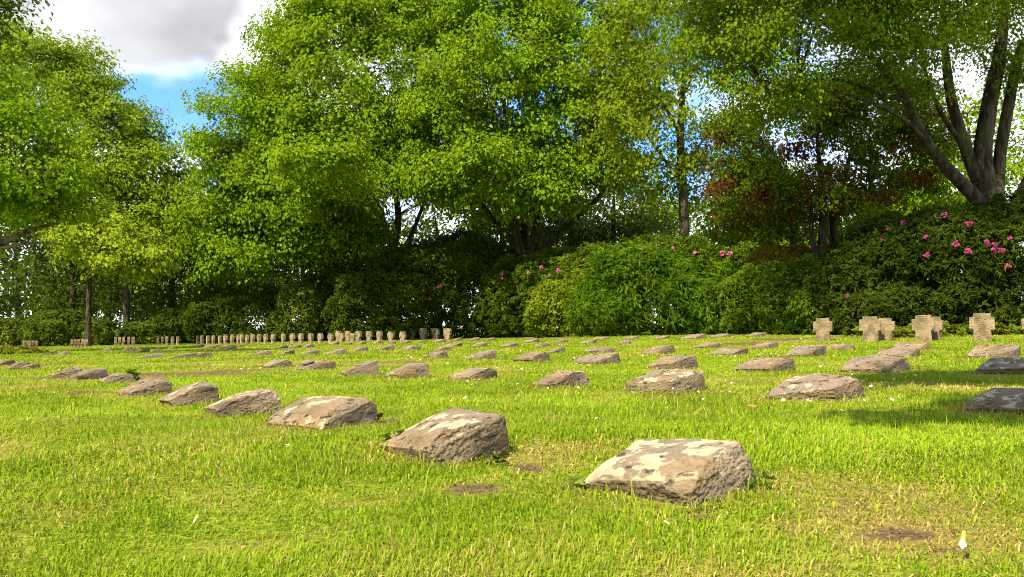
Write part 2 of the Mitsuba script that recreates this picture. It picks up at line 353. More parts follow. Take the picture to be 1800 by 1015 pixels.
def grave_stone_mesh(L, D, lo, hi, seed, size):
    g = np.random.default_rng(seed)
    z0 = -0.07

    def jit(s):
        return g.normal(0, s)
    nose = 0.10 + 0.05 * g.random()                             # the low end is drawn out into a blunt wedge
    pts = []
    for sx in (-1, 1):
        pts += [(sx * (L / 2 + jit(.02)), -D / 2 + nose * .5 + jit(.02), z0), (sx * (L / 2 + jit(.02)), D / 2 + jit(.015), z0)]
        kl, kh = (0.40, 0.90) if sx > 0 else (1.25, 1.03)        # the far end of the low edge runs out into the turf
        pts += [(sx * (L / 2 - .02 + jit(.02)), -D / 2 + jit(.025), lo * .45 * kl), (sx * (L / 2 - .035 + jit(.02)), -D / 2 + 0.04 + jit(.02), lo * kl + jit(.012))]
        pts += [(sx * (L / 2 - .02 + jit(.02)), D / 2 - 0.02 + jit(.015), hi * kh + jit(.012)), (sx * (L / 2 - .05 + jit(.03)), D / 2 - 0.15 + jit(.03), hi * kh + jit(.010))]
    pts += [(jit(.05), D / 2 - .07 + jit(.02), hi * 1.04 + jit(.008)), (jit(.06), jit(.03), (lo + hi) / 2 * 1.05 + abs(jit(.012)))]
    man = m3.Manifold.hull_points([tuple(map(float, p)) for p in pts])
    for _ in range(5):                                          # knock off corners and edges
        nrm = unit(np.array([jit(1), jit(1), abs(jit(.8)) + .15]))
        sup = max(float(np.dot(nrm, p)) for p in pts)
        man = man.trim_by_plane([float(-x) for x in nrm], float(-(sup - 0.008 - 0.022 * g.random())))
    return rough(man, size, 0.0085, seed, 0.7)


ROWNAME = {'near': 'nearest row', 'second': 'second row', 'third': 'third row', 'fourth': 'fourth row', 'fifth': 'far rows', 'farleft': 'far left rows'}
ORD = ['first', 'second', 'third', 'fourth', 'fifth', 'sixth', 'seventh', 'eighth', 'ninth', 'tenth', 'eleventh', 'twelfth', 'thirteenth', 'fourteenth', 'fifteenth', 'sixteenth', 'seventeenth', 'eighteenth', 'nineteenth', 'twentieth',
       'twenty-first', 'twenty-second', 'twenty-third', 'twenty-fourth', 'twenty-fifth', 'twenty-sixth', 'twenty-seventh', 'twenty-eighth', 'twenty-ninth', 'thirtieth']
SPECIAL = {('near', 0): 'nearest and largest grave stone, its sloping top crusted with pale lichen', ('near', 1): 'blocky grave stone with a clean front corner, left of the lichen crusted one',
           ('near', 2): 'grave stone with a pale streaked top and an undercut foot, third in the nearest row', ('near', 3): 'grave stone with a long pale top edge, fourth in the nearest row',
           ('near', 4): 'grave stone with a white lichen blotch on top, fifth in the nearest row', ('second', 1): 'low brown grave stone carrying a flat dark pebble',
           ('second', 8): 'dark shaded grave stone cut by the right edge, the nearer of two', ('second', 7): 'large pale topped grave stone beside the tree shadow on the right',
           ('third', 17): 'dark shaded grave stone at the right edge, the farther of two'}
SIDE = {'near': 'right', 'second': 'left', 'third': 'left', 'fourth': 'left', 'fifth': 'left', 'farleft': 'left'}
LICHEN = {('near', 0): 'crusted', ('near', 1): 'spotted', ('near', 2): 'spotted', ('near', 3): 'spotted', ('near', 4): 'spotted', ('second', 6): 'spotted', ('second', 7): 'spotted', ('second', 8): 'spotted', ('third', 17): 'spotted'}
STONE_TOP = {}
for row in STONES:
    mine = [s for s in STONE_LIST if s[0] == row]
    order = sorted(range(len(mine)), key=lambda q: mine[q][2] / mine[q][3], reverse=SIDE[row] == 'right')
    for (rw, k, x, y, w, h, ro) in mine:
        g = np.random.default_rng(int(x * 1000) % 9973 + k + 17 * len(row))
        w = min(max(w, 0.42), 0.80)
        L, D = w * 0.88 * (1 + g.normal(0, .05)), w * 0.74 * (1 + g.normal(0, .06))
        hi = float(np.clip(0.70 * h + 0.02, 0.095, 0.17)) * (1 + g.normal(0, .03))
        lo = hi * (0.34 + 0.2 * g.random())
        size = 0.010 if y < 3.8 else 0.014 if y < 6 else 0.026 if y < 9 else 0.045 if y < 16 else 0.08
        if (rw, k) == ('near', 0):
            L, D, hi, lo = 0.50, 0.37, 0.138, 0.058
        if (rw, k) == ('near', 1):
            L, D, hi, lo = 0.51, 0.40, 0.165, 0.085
        mesh = grave_stone_mesh(L, D, lo, hi, 100 + len(labels) * 3, size)
        TRIS[0] += len(mesh.faces)
        a = math.atan2(ROW[1], ROW[0]) + ro                      # local x along the row, local y against the rise
        R = np.eye(4)
        cr, sr = math.cos(a), math.sin(a)
        R[:2, :2] = [[cr, sr], [sr, -cr]]
        R[:3, 3] = [x, y, float(gz(x, y))]
        mesh.apply_transform(R)
        if np.linalg.det(R[:3, :3]) < 0 and mesh.volume < 0:
            mesh.invert()
        if (rw, k) in SPECIAL:
            lab = SPECIAL[(rw, k)]
        elif y < 20:
            lab = f'rough brown wedge shaped grave stone, {ORD[order.index(k)]} from the {SIDE[row]} in the {ROWNAME[row]}'
        else:
            lab = f'small low grave stone on the lawn, {ORD[order.index(k)]} from the left in the {ROWNAME[row]}'
        key = thing('grave_stone', lab, 'grave stone', 'wedge shaped grave stones laid in rows on the lawn')
        scene[key] = mikit.ply(mesh, f"stone_{LICHEN.get((rw, k), 'plain')}_bsdf", smooth=32)
        STONE_TOP[(rw, k)] = mesh

# the flat pebble on the second stone of the second row
mesh = STONE_TOP[('second', 1)]
top = mesh.vertices[np.argmax(mesh.vertices[:, 2])]
c = np.array(mesh.bounds).mean(0)
loc = np.array([c[0] - 0.09, c[1] - 0.06])
hitp, _, _ = mesh.ray.intersects_location([[loc[0], loc[1], 5.0]], [[0, 0, -1.0]])
zt = hitp[:, 2].max() if len(hitp) else mesh.bounds[1][2]
peb = trimesh.creation.icosphere(3)
peb.vertices *= np.array([0.105, 0.075, 0.040]) * (1 + 0.25 * (meshkit.fbm(peb.vertices * 1.7, 3, 4) - .5))[:, None]
peb.apply_transform(trimesh.transformations.rotation_matrix(-0.20, [0, 1, 0]))
peb.apply_translation([loc[0], loc[1], zt + 0.030])
scene['pebble_bsdf'] = {'type': 'principled', 'base_color': mikit.proc(lambda p, n, uv: mix([0.11, 0.10, 0.085], [0.20, 0.175, 0.145], fbm(p.x * 30, p.y * 30, p.z * 60, 3))), 'roughness': 0.7, 'specular': 0.3}
scene[thing('pebble', 'flat dark rounded pebble lying on a low grave stone', 'pebble')] = mikit.ply(peb, 'pebble_bsdf', smooth=True)


# ------------------------------------------------------------------ stone crosses
def cross_mesh(H, seed, size, W=0.54, thick=0.20):
    s = H / 0.68
    g = np.random.default_rng(seed)
    xs = lambda v: v * s * (1 + g.normal(0, .012))
    poly = [(-xs(.200), -.10), (-xs(.178), xs(.29)), (-xs(.262), xs(.295)), (-xs(.268), xs(.575)), (-xs(.185), xs(.585)), (-xs(.182), xs(.672)), (-xs(.165), H),
            (xs(.165), H), (xs(.182), xs(.672)), (xs(.185), xs(.585)), (xs(.268), xs(.575)), (xs(.262), xs(.295)), (xs(.178), xs(.29)), (xs(.200), -.10)]
    poly = poly[::-1]
    cs = m3.CrossSection([poly]).offset(-0.012, m3.JoinType.Round, 2, 8)
    man = m3.Manifold.extrude(cs, thick * s - 0.024).translate([0, 0, -(thick * s - 0.024) / 2])
    man = man.minkowski_sum(m3.Manifold.cube([0.024, 0.024, 0.024], True)) if hasattr(man, 'minkowski_sum') and size < .06 else m3.Manifold.extrude(m3.CrossSection([poly]), thick * s).translate([0, 0, -thick * s / 2])
    man = man.rotate([90, 0, 0])
    return rough(man, size, 0.009 if size < .05 else .004, seed, 0.0)


CROSSES = [  # group, [u of each], top, base, yaw of the face normal away from straight at the viewer's side (degrees, + = towards the left)
    ('L1', 'leftmost group of five', [43, 48, 53, 58, 64], 599, 613, 62), ('L2', 'second group of five from the left', [126, 132, 138, 145, 151], 596.5, 612.5, 62),
    ('L3', 'third group of five from the left', [203, 210, 217, 226, 234], 592.5, 609.5, 62), ('L4', 'sparse fourth group from the left', [277, 285, 293, 303, 312], 592, 607, 62),
    ('M1', 'left end of the long middle line', [347, 355, 365, 375, 386], 590, 605.5, 60), ('M2', 'long middle line', [396, 408, 419, 425, 434], 588.5, 605, 58),
    ('M3', 'long middle line near the bushes', [444, 455, 467, 480, 498], 587.5, 604.5, 56), ('M4', 'long middle line below the lit bush', [514, 529, 546, 563, 581], 586, 604, 50),
    ('M5', 'bright pair in the middle line', [600, 620], 586, 603, 46), ('M6', 'shaded crosses behind the middle line', [595, 612, 630, 649, 667], 582, 600.3, 46),
    ('M7', 'bright pair at the right of the middle line', [687, 708], 583, 601.5, 42), ('M8', 'dim row under the dark hedge', [724, 744, 766, 787], 577, 597.1, 40),
    ('R1', '', [1447], 559, 599, 8), ('R2', '', [1530], 556, 600, 2), ('R3', '', [1557], 559, 598, 6), ('R4', '', [1624], 554, 599, 4), ('R5', '', [1641], 557, 597.2, 10), ('R6', '', [1727], 550.5, 600, 0), ('R7', '', [1817], 554, 597, 0)]
RLAB = {'R1': 'leftmost stone cross of the large ones on the right, with leaf shadows', 'R2': 'front stone cross of the overlapping pair by the dark rhododendron', 'R3': 'rear stone cross of the overlapping pair, seen beside its twin',
        'R4': 'broad bright stone cross covering another one behind it', 'R5': 'stone cross almost hidden behind the broad bright one', 'R6': 'largest stone cross on the right, dappled with tree shade', 'R7': 'shaded stone cross cut by the right edge'}
for n_, where, us, top, base, yaw in CROSSES:
    for q, u in enumerate(us):
        x, y = hit(u, base)
        H = (base - top) / FPX * y
        size = 0.028 if y < 30 else 0.07
        mesh = cross_mesh(H, 500 + u, size, thick=0.22 if n_[0] == 'R' else 0.17)
        TRIS[0] += len(mesh.faces)
        # face normal: from the cross towards the viewer, turned to the left
        look = math.atan2(-y, -x) if n_[0] == 'R' else -math.pi / 2
        ang = look - math.radians(yaw) + pr.normal(0, .03)
        Mx = trimesh.transformations.rotation_matrix(ang + math.pi / 2, [0, 0, 1])
        Mx[:3, 3] = [x, y, float(gz(x, y)) - .01]
        mesh.apply_transform(Mx)
        lab = RLAB[n_] if n_ in RLAB else (f'{ORD[q]} stone cross from the left, {where}' if len(us) > 2 else f"{['left', 'right'][q]} stone cross of the {where}")
        key = thing('stone_cross', lab, 'stone cross', 'stubby stone crosses along the edge of the lawn')
        scene[key] = mikit.ply(mesh, 'cross_bsdf', smooth=35)


# ------------------------------------------------------------------ foliage
def leaves(Pt, N, D, L, W, col, fold=0.28, droop=0.15):
    """Folded leaves: base, two sides and tip, two triangles each."""
    N = unit(N)
    D = unit(D - N * (D * N).sum(1, keepdims=True))
    S = np.cross(N, D)
    n = len(Pt)
    L, W = np.broadcast_to(L, n)[:, None], np.broadcast_to(W, n)[:, None]
    mid = Pt + D * L * 0.45
    V = np.concatenate([Pt, mid - S * W / 2 + N * W * fold, Pt + D * L - N * L * droop, mid + S * W / 2 + N * W * fold])
    i = np.arange(n)
    Fc = np.concatenate([np.stack([i, i + 3 * n, i + 2 * n], -1), np.stack([i, i + 2 * n, i + n], -1)])
    return V, Fc, np.concatenate([col] * 4)


def tube(pts, rad, sides=9, seed=0, amp=0.10, sub=5):
    p, r = np.asarray(pts, float), np.asarray(rad, float)
    if sub > 1 and len(p) > 2:
        from scipy.interpolate import PchipInterpolator
        t = np.concatenate([[0], np.cumsum(np.linalg.norm(np.diff(p, axis=0), axis=1))])
        tt = np.linspace(0, t[-1], (len(p) - 1) * sub + 1)
        p, r = PchipInterpolator(t, p)(tt), PchipInterpolator(t, r)(tt)
    tg = unit(np.gradient(p, axis=0))
    a = unit(np.cross(tg, [0.31, 0.95, 0.02]))
    b = np.cross(tg, a)
    ang = np.arange(sides) * 2 * np.pi / sides
    ring = np.cos(ang)[None, :, None] * a[:, None] + np.sin(ang)[None, :, None] * b[:, None]
    k = 1 + amp * 2 * (meshkit.fbm(ring * 1.6 + p[:, None] * np.array([.9, .9, .35]) + seed * 3.1, 3, seed) - .5)
    v = p[:, None] + ring * (r[:, None] * k)[..., None]
    i, j = np.meshgrid(np.arange(len(p) - 1), np.arange(sides), indexing='ij')
    q = np.stack([i * sides + j, i * sides + (j + 1) % sides, (i + 1) * sides + (j + 1) % sides, (i + 1) * sides + j], -1).reshape(-1, 4)
    f = np.vstack([q[:, [0, 1, 2]], q[:, [0, 2, 3]]])
    return v.reshape(-1, 3), f


def thin_tubes(A, B, r, sag, g):
    """Many thin three-sided bent twigs from A to B in one mesh."""
    n = len(A)
    t = np.linspace(0, 1, 4)
    mid = (A + B) / 2 + g.normal(0, 1, (n, 3)) * 0.13 * np.linalg.norm(B - A, axis=1, keepdims=True)
    mid[:, 2] += sag * np.linalg.norm(B - A, axis=1)
    p = ((1 - t) ** 2)[None, :, None] * A[:, None] + (2 * t * (1 - t))[None, :, None] * mid[:, None] + (t ** 2)[None, :, None] * B[:, None]
    tg = unit(B - A)
    a = unit(np.cross(tg, np.array([0.31, 0.95, 0.02])))
    b = np.cross(tg, a)
    ang = np.arange(3) * 2 * np.pi / 3
    ring = np.cos(ang)[None, :, None] * a[:, None] + np.sin(ang)[None, :, None] * b[:, None]
    rad = (np.asarray(r)[:, None] if np.ndim(r) else r) * (1 - 0.75 * t)[None, :]
    v = p[:, :, None] + ring[:, None] * np.broadcast_to(rad, (n, 4))[:, :, None, None]
    k = np.arange(n)[:, None, None] * 12
    i, j = np.meshgrid(np.arange(3), np.arange(3), indexing='ij')
    q = np.stack([i * 3 + j, i * 3 + (j + 1) % 3, (i + 1) * 3 + (j + 1) % 3, (i + 1) * 3 + j], -1).reshape(1, -1, 4) + k
    q = q.reshape(-1, 4)
    return v.reshape(-1, 3), np.vstack([q[:, [0, 1, 2]], q[:, [0, 2, 3]]])


def crown_clusters(g, lobes, spacing, cull=0.45, shells=(0.97, 0.8, 0.6)):
    """Places of leaf sprays on and inside a union of ellipsoids; -> centres, outward directions, depth 0..1 (0 = surface)."""
    Cs, Os, Ds = [], [], []
    C0 = np.array([l[0] for l in lobes])
    R0 = np.array([l[1] for l in lobes])
    for li, (c, r) in enumerate(lobes):
        for si, s in enumerate(shells):
            area = 4 * np.pi * ((r[0] * r[1]) ** 1.6 / 3 + (r[0] * r[2]) ** 1.6 / 3 + (r[1] * r[2]) ** 1.6 / 3) ** (1 / 1.6) * s * s
            n = int(area / (1.62 * spacing) ** 2) + 3
            d = unit(g.normal(0, 1, (n, 3)))
            d = d[(d[:, 2] > -0.55)]
            wob = 0.80 + 0.42 * meshkit.fbm(d * 2.3 + li * 7.7, 3, li)
            p = c + d * r * (s * wob * (1 + g.normal(0, .05, len(d))))[:, None]
            q = ((p[:, None] - C0[None]) / R0[None])
            q = (q ** 2).sum(-1)
            q[:, li] = 9
            keep = q.min(1) > 0.42
            keep &= ~((d[:, 1] > 0.35) & (g.random(len(d)) > cull))
            keep &= meshkit.fbm(p * 0.33, 2, 91) > 0.30
            p, o = p[keep], unit(d[keep] / r)
            # each place becomes a drooping bough of several sprays
            m = len(p)
            k = np.repeat(np.arange(m), 4)
            hd = unit(o * np.array([1, 1, .2]) + g.normal(0, .3, (m, 3)) * np.array([1, 1, .2]))
            sd = np.cross(hd, [0, 0, 1.0])
            e = np.sqrt(g.random(len(k))) * spacing * 0.9
            f = g.random(len(k)) * 2 * np.pi
            size = (0.7 + .6 * g.random(m))[k]
            off = hd[k] * (e * np.cos(f) * size)[:, None] + sd[k] * (e * np.sin(f) * size * .8)[:, None]
            off[:, 2] += -0.30 * e ** 2 / (spacing * 0.9) * size + g.normal(0, .21 * spacing, len(k)) + 0.12 * spacing
            Cs.append(p[k] + off), Os.append(unit(o[k] + .35 * unit(off))), Ds.append(np.full(len(k), 1 - s))
    return np.concatenate(Cs), np.concatenate(Os), np.concatenate(Ds)


def sprays(g, C, O, Dp, per, spread, flat, L, W, cols, up=0.75, droop=0.45, jitter=0.34):
    C, O, Dp = np.asarray(C), np.asarray(O), np.asarray(Dp)
    n = len(C)
    k = np.repeat(np.arange(n), per)
    m = len(k)
    sz = (0.65 + 0.7 * g.random(n))[k][:, None]
    hd = unit(O * np.array([1, 1, .25]) + g.normal(0, .35, (n, 3)) * np.array([1, 1, .2]))
    sd = unit(np.cross(hd, [0, 0, 1.0]))
    rd_, th_ = np.sqrt(g.random(m)) * 1.7, g.random(m) * 2 * np.pi
    a = (rd_ * np.cos(th_))[:, None] * spread * sz
    b = (rd_ * np.sin(th_) * .7)[:, None] * spread * sz
    z = g.normal(0, 1.7 * flat, m)[:, None] * sz
    off = hd[k] * a + sd[k] * b
    rad2 = (a ** 2 + b ** 2) / (spread ** 2)
    Pt = C[k] + off + np.array([0, 0, 1.0]) * (z - droop * spread * 0.33 * rad2)
    N = np.array([0, 0, up]) + O[k] * 0.60 + 0.30 * unit(off + 1e-6) + g.normal(0, jitter, (m, 3))
    D = unit(off + 1e-6) * 0.7 + O[k] * 0.4 + np.array([0, 0, -0.55]) + g.normal(0, .45, (m, 3))
    lo, hi = np.array(cols[0]), np.array(cols[1])
    t = np.clip(0.25 + 0.5 * g.random(n)[k] + g.normal(0, .22, m), 0, 1)[:, None]
    col = lo * (1 - t) + hi * t
    if len(cols) > 2:                                            # a second kind of leaf, in clumps
        alt = np.array(cols[2]) * (0.7 + 0.6 * g.random(m))[:, None]
        col = np.where((meshkit.fbm(C * 0.9 + 5, 2, 17) > cols[3])[k][:, None], alt, col)
    s = (0.5 + 0.95 * g.random(m)) * (1 + 0.7 * Dp[k])
    return leaves(Pt, N, D, L * s, W * s, col)


def tree(name, label, trunk, limbs, lobes, spacing=1.3, per=55, leaf=(0.2, 0.15), cols=((.06, .115, .008), (.13, .2, .02)), seed=1, spread=0.62, flat=0.2, group=None, shells=(0.97, 0.8, 0.6), cull=0.45, twigs=True, branch_r=0.035, droop=.45, up=.55, sides=11, bark='bark_bsdf'):
    """trunk, limbs: lists of (u, v, d, radius); lobes: (u, v, d, ru, rv, depth radius)."""
    g = np.random.default_rng(seed)
    key = thing(name, label, 'tree', group)
    pts = [P(u, v, d) for u, v, d, r in trunk]
    rad = [r for *_, r in trunk]
    foot = pts[0].copy()
    foot[2] = float(gz(foot[0], foot[1])) - 0.3
    if pts[0][2] > foot[2] + 0.5:
        pts, rad = [foot] + pts, [rad[0] * 1.45] + rad
    V, Fc = tube(pts, rad, sides, seed)
    TRIS[0] += len(Fc)
    part(key, 'trunk', mikit.ply((V, Fc), bark, smooth=True))
    nodes, nr = [np.array(pts[1:] if len(pts) > 2 else pts)], []
    for li, lb in enumerate(limbs):
        lp = [P(u, v, d) for u, v, d, r in lb]
        V, Fc = tube(lp, [r for *_, r in lb], 7, seed + li + 1, .12)
        TRIS[0] += len(Fc)
        part(key, 'limb', mikit.ply((V, Fc), bark, smooth=True))
        t = np.linspace(0.15, 1, 9)
        lp = np.array(lp)
        nodes.append(np.stack([np.interp(t, np.linspace(0, 1, len(lp)), lp[:, q]) for q in range(3)], -1))
    lob = []
    for u, v, d, ru, rv, rd in lobes:
        lob.append((P(u, v, d), np.array([ru / FPX * d, rd, rv / FPX * d])))
    C, O, Dp = crown_clusters(g, lob, spacing, cull, shells)
    if twigs:
        base = np.concatenate(nodes)
        # sub-branches to points inside each lobe, then twigs to the sprays
        SA, SB = [], []
        for c, r in lob:
            for _ in range(int(6 + 2.2 * r.max())):
                e = c + unit(g.normal(0, 1, 3) + np.array([0, 0, .35])) * r * (0.3 + .5 * g.random())
                cost = np.linalg.norm(base - e, axis=1) + 1.6 * np.maximum(base[:, 2] - e[2] + 0.5, 0)
                SA.append(base[np.argmin(cost)]), SB.append(e)
        SA, SB = np.array(SA), np.array(SB)
        ln = np.linalg.norm(SB - SA, axis=1)
        V1, F1 = thin_tubes(SA, SB, branch_r * np.clip(ln / 5, .5, 1.6), 0.10, g)
        from scipy.spatial import cKDTree
        seg = np.concatenate([SA + (SB - SA) * t for t in (.45, .7, 1.0)] + [base])
        _, ix = cKDTree(seg).query(C)
        V2, F2 = thin_tubes(seg[ix], C, 0.011 * np.ones(len(C)) * (leaf[0] / .2), 0.08, g)
        part(key, 'branches', mikit.ply((np.concatenate([V1, V2]), np.concatenate([F1, F2 + len(V1)])), 'twig_bsdf'), 'stuff')
        TRIS[0] += len(F1) + len(F2)
    V, Fc, Cc = sprays(g, C, O, Dp, int(per * .52), spread, flat, leaf[0] * 1.14, leaf[1] * 1.14, cols, up=up, droop=droop)
    TRIS[0] += len(Fc)
    part(key, 'crown', mikit.ply((V, Fc), 'leaf_bsdf', color=Cc), 'stuff')
    return key


def shrub(name, label, lobes, leaf=(0.14, 0.06), dens=160, cols=((.03, .06, .01), (.07, .12, .02)), seed=1, group=None, up=0.5, droop=0.3, jitter=0.5, flowers=None, fcols=None, ground_d=None, layers=((1.0, 1), (0.84, .8), (0.62, .6)), cat='shrub', wobble=0.5, whorl=8, loose=0.6, sub=6):
    """A dense bush: leaves in shells of a union of ellipsoids, reaching the ground. lobes as for tree()."""
    g = np.random.default_rng(seed)
    key = thing(name, label, cat, group)
    lob = [(P(u, v, d), np.array([ru / FPX * d, rd, rv / FPX * d])) for u, v, d, ru, rv, rd in lobes]
    for c, r in list(lob):
        for _ in range(sub):
            d = unit(np.array([g.normal(), -abs(g.normal(0, .6)), abs(g.normal(.5, .6))]))
            lob.append((c + d * r * .88, r * np.array([.36, .45, .36]) * (0.6 + .6 * g.random())))
    C0, R0 = np.array([l[0] for l in lob]), np.array([l[1] for l in lob])
    out, surf = [], []
    for li, (c, r) in enumerate(lob):
        for s, k in layers:
            area = 4 * np.pi * ((r[0] * r[1]) ** 1.6 / 3 + (r[0] * r[2]) ** 1.6 / 3 + (r[1] * r[2]) ** 1.6 / 3) ** (1 / 1.6) * s * s
            n = int(0.70 * area * dens * k / whorl)
            d = unit(g.normal(0, 1, (n, 3)))
            d = d[(d[:, 1] < 0.45) | (g.random(len(d)) < .3)]
            wob = 1 - wobble / 2 + wobble * meshkit.fbm(d * 3.1 + li * 5.3, 4, li + seed) + 0.16 * (meshkit.noise(d * 9 + li, li) - .5)
            p = c + d * r * (s * wob * (1 + np.abs(g.normal(0, .06, len(d)))))[:, None]
            q = (((p[:, None] - C0[None]) / R0[None]) ** 2).sum(-1)
            q[:, li] = 9
            keep = (q.min(1) > 0.5) & (p[:, 2] > gz(p[:, 0], p[:, 1]) + 0.03)
            p, o = p[keep], unit(d[keep] / r)
            if s == 1.0:
                surf.append((p, o))
            n = len(p)
            k_ = np.repeat(np.arange(n), whorl)
            m = len(k_)
            ax = unit(o + np.array([0, 0, up]) + g.normal(0, jitter, (n, 3)))
            rad = unit(np.cross(ax[k_], g.normal(0, 1, (m, 3))))
            off = g.random(m)[:, None] * leaf[0]
            N = ax[k_] * 0.9 - rad * 0.15 + g.normal(0, .3, (m, 3))
            D = rad + ax[k_] * (0.35 - droop) + np.array([0, 0, -droop]) + g.normal(0, .2, (m, 3))
            t = np.clip(0.5 + 1.4 * (meshkit.fbm(p * 1.1, 2, 5)[k_] - .5) + g.normal(0, .2, n)[k_] + g.normal(0, .15, m), 0, 1)[:, None]
            col = np.array(cols[0]) * (1 - t) + np.array(cols[1]) * t
            sz = 0.7 + 0.6 * g.random(m)
            p = p[k_] + (rad * .25 + g.normal(0, .5, (n, 3))[k_] * .6 + g.normal(0, .5, (m, 3)) * .5) * leaf[0] * loose
            out.append(leaves(p, N, D, leaf[0] * 1.1 * sz, leaf[1] * 1.15 * sz, col))
    V, Fc, Cc = joined(out)
    part(key, 'foliage', mikit.ply((V, Fc), 'leaf_bsdf', color=Cc), 'stuff')
    # stems from the ground into each lobe
    foot = np.stack([C0[:, 0], C0[:, 1], gz(C0[:, 0], C0[:, 1]) - .1], -1)
    foot, C0, R0 = foot[:len(lobes)], C0[:len(lobes)], R0[:len(lobes)]
    A, B = np.repeat(foot, 6, 0), np.repeat(C0, 6, 0) + g.normal(0, .5, (6 * len(C0), 3)) * np.repeat(R0, 6, 0)
    V, Fc = thin_tubes(A, B, 0.035, .05, g)
    TRIS[0] += len(Fc)
    part(key, 'stems', mikit.ply((V, Fc), 'twig_bsdf'), 'stuff')
    if flowers:
        allp, allo = np.concatenate([s[0] for s in surf]), np.concatenate([s[1] for s in surf])
        for u, v in flowers:
            # the surface point of the bush on that sight line
            r_ = unit(ray(u, v))
            rel = allp - np.array([0, 0, CAM_H])
            tt = rel @ r_
            dist = np.linalg.norm(rel - tt[:, None] * r_, axis=1)
            i = np.argmin(np.maximum(dist, .12) + 0.06 * tt)
            blossom(key, allp[i] + allo[i] * 0.6 * leaf[0] - r_ * 1.1 * leaf[0], allo[i], g, fcols, (0.55 * leaf[0] + .03) * (.55 + .5 * g.random()))
    return key


def blossom(key, c, o, g, cols, R):
    n = 26
    d = unit(g.normal(0, 1, (n, 3)) + o * 1.0)
    t = g.random(n)[:, None]
    col = np.array(cols[0]) * (1 - t) + np.array(cols[1]) * t
    V, Fc, Cc = leaves(c + d * R * .45, d + g.normal(0, .35, (n, 3)), g.normal(0, 1, (n, 3)), R * 0.75, R * 0.7, col, .2, -.1)
    TRIS[0] += len(Fc)
    part(key, 'flower', mikit.ply((V, Fc), 'petal_bsdf', color=Cc))


# ------------------------------------------------------------------ trees
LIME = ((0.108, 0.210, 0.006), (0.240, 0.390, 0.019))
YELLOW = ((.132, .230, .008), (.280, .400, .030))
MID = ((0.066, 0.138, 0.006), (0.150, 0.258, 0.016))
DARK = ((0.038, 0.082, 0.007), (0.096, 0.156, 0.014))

tree('broadleaf_tree', 'great bright green dome shaped tree in the middle, forking low behind the shrubs',
     [(682, 505, 74, .62), (684, 470, 74, .55), (690, 440, 74, .46)],
     [[(690, 445, 74.0, .34), (676, 395, 73.5, .28), (655, 335, 73.0, .2), (635, 250, 72.0, .11)], [(692, 440, 74.0, .36), (700, 380, 74.0, .3), (690, 300, 74.0, .24), (700, 180, 74.0, .12), (690, 80, 74.0, .05)],
      [(700, 450, 74.0, .26), (722, 415, 74.5, .22), (748, 350, 75.0, .15), (790, 260, 75.0, .08)], [(672, 487, 74.0, .24), (655, 470, 73.0, .2), (632, 455, 72.0, .16), (590, 420, 71.0, .1)], [(676, 400, 73.6, .18), (645, 380, 72.5, .14), (590, 330, 71.5, .1), (500, 270, 71.0, .05)]],
     [(640, 190, 74.0, 215, 200, 11), (470, 270, 73.0, 122, 140, 8), (425, 385, 72.0, 90, 85, 6), (610, 70, 74, 118, 105, 8), (730, 60, 75.0, 150, 130, 8), (540, 370, 70.5, 120, 75, 6), (690, 300, 70.0, 95, 75, 5), (600, 240, 67.5, 140, 110, 5), (410, 455, 72.0, 62, 50, 4), (505, 440, 71, 95, 50, 5), (620, 425, 73, 60, 40, 4), (585, 320, 62, 80, 45, 3.5), (770, 320, 63, 60, 45, 3.5), (570, 288, 56, 85, 35, 3.2)],  # the last, forward lobes are added to shade the hedge and dim crosses
     1.38, 70, (.245, .18), LIME, 11, .72, .22)
tree('broadleaf_tree', 'bright green tree with several steep stems rising from one foot, right of centre',
     [(926, 505, 66, .75), (926, 465, 66, .7), (927, 440, 66, .6)],
     [[(920, 450, 66, .40), (905, 400, 66, .34), (900, 300, 66, .26), (885, 170, 66, .15), (880, 60, 66, .06)], [(930, 445, 66, .36), (945, 380, 66, .3), (950, 290, 66, .22), (975, 150, 66, .1)], [(934, 455, 66, .30), (985, 410, 65.5, .24), (1040, 360, 65, .18), (1085, 300, 65, .1)],
      [(915, 440, 66, .30), (870, 390, 66, .24), (835, 340, 66, .16), (800, 250, 66, .08)], [(924, 440, 66.4, .34), (922, 350, 67, .28), (935, 200, 67, .16), (940, 60, 67, .07)]],
     [(890, 140, 66, 150, 150, 9), (800, 230, 65, 95, 110, 6), (985, 210, 66, 120, 110, 8), (930, 290, 63, 100, 60, 5), (1030, 90, 66, 110, 110, 7), (860, 20, 66, 130, 70, 7), (1060, 290, 64, 70, 45, 4), (820, 340, 66, 70, 60, 4), (880, 330, 63, 90, 45, 4), (1010, 310, 63, 90, 50, 4), (1080, 190, 67, 80, 80, 5), (850, 290, 59, 80, 40, 3.5), (960, 345, 60, 60, 28, 3)],  # the last two lobes come forward, added to shade the hedge
     1.38, 68, (.24, .175), LIME, 12, .72, .2)
tree('broadleaf_tree', 'older tree with an ivy dark trunk half hidden in shade behind the great dome tree',
     [(588, 520, 75, .7), (590, 460, 75, .6), (586, 380, 75, .45), (580, 280, 75, .25)], [[(594, 470, 75, .35), (612, 420, 75, .3), (625, 350, 75, .2)], [(584, 450, 75, .3), (545, 400, 75, .22), (500, 350, 75, .14)]],
     [(560, 300, 77, 150, 110, 7), (470, 400, 76, 100, 70, 6), (610, 410, 78, 70, 45, 4)], 1.5, 56, (.28, .2), MID, 13, .8, .25)
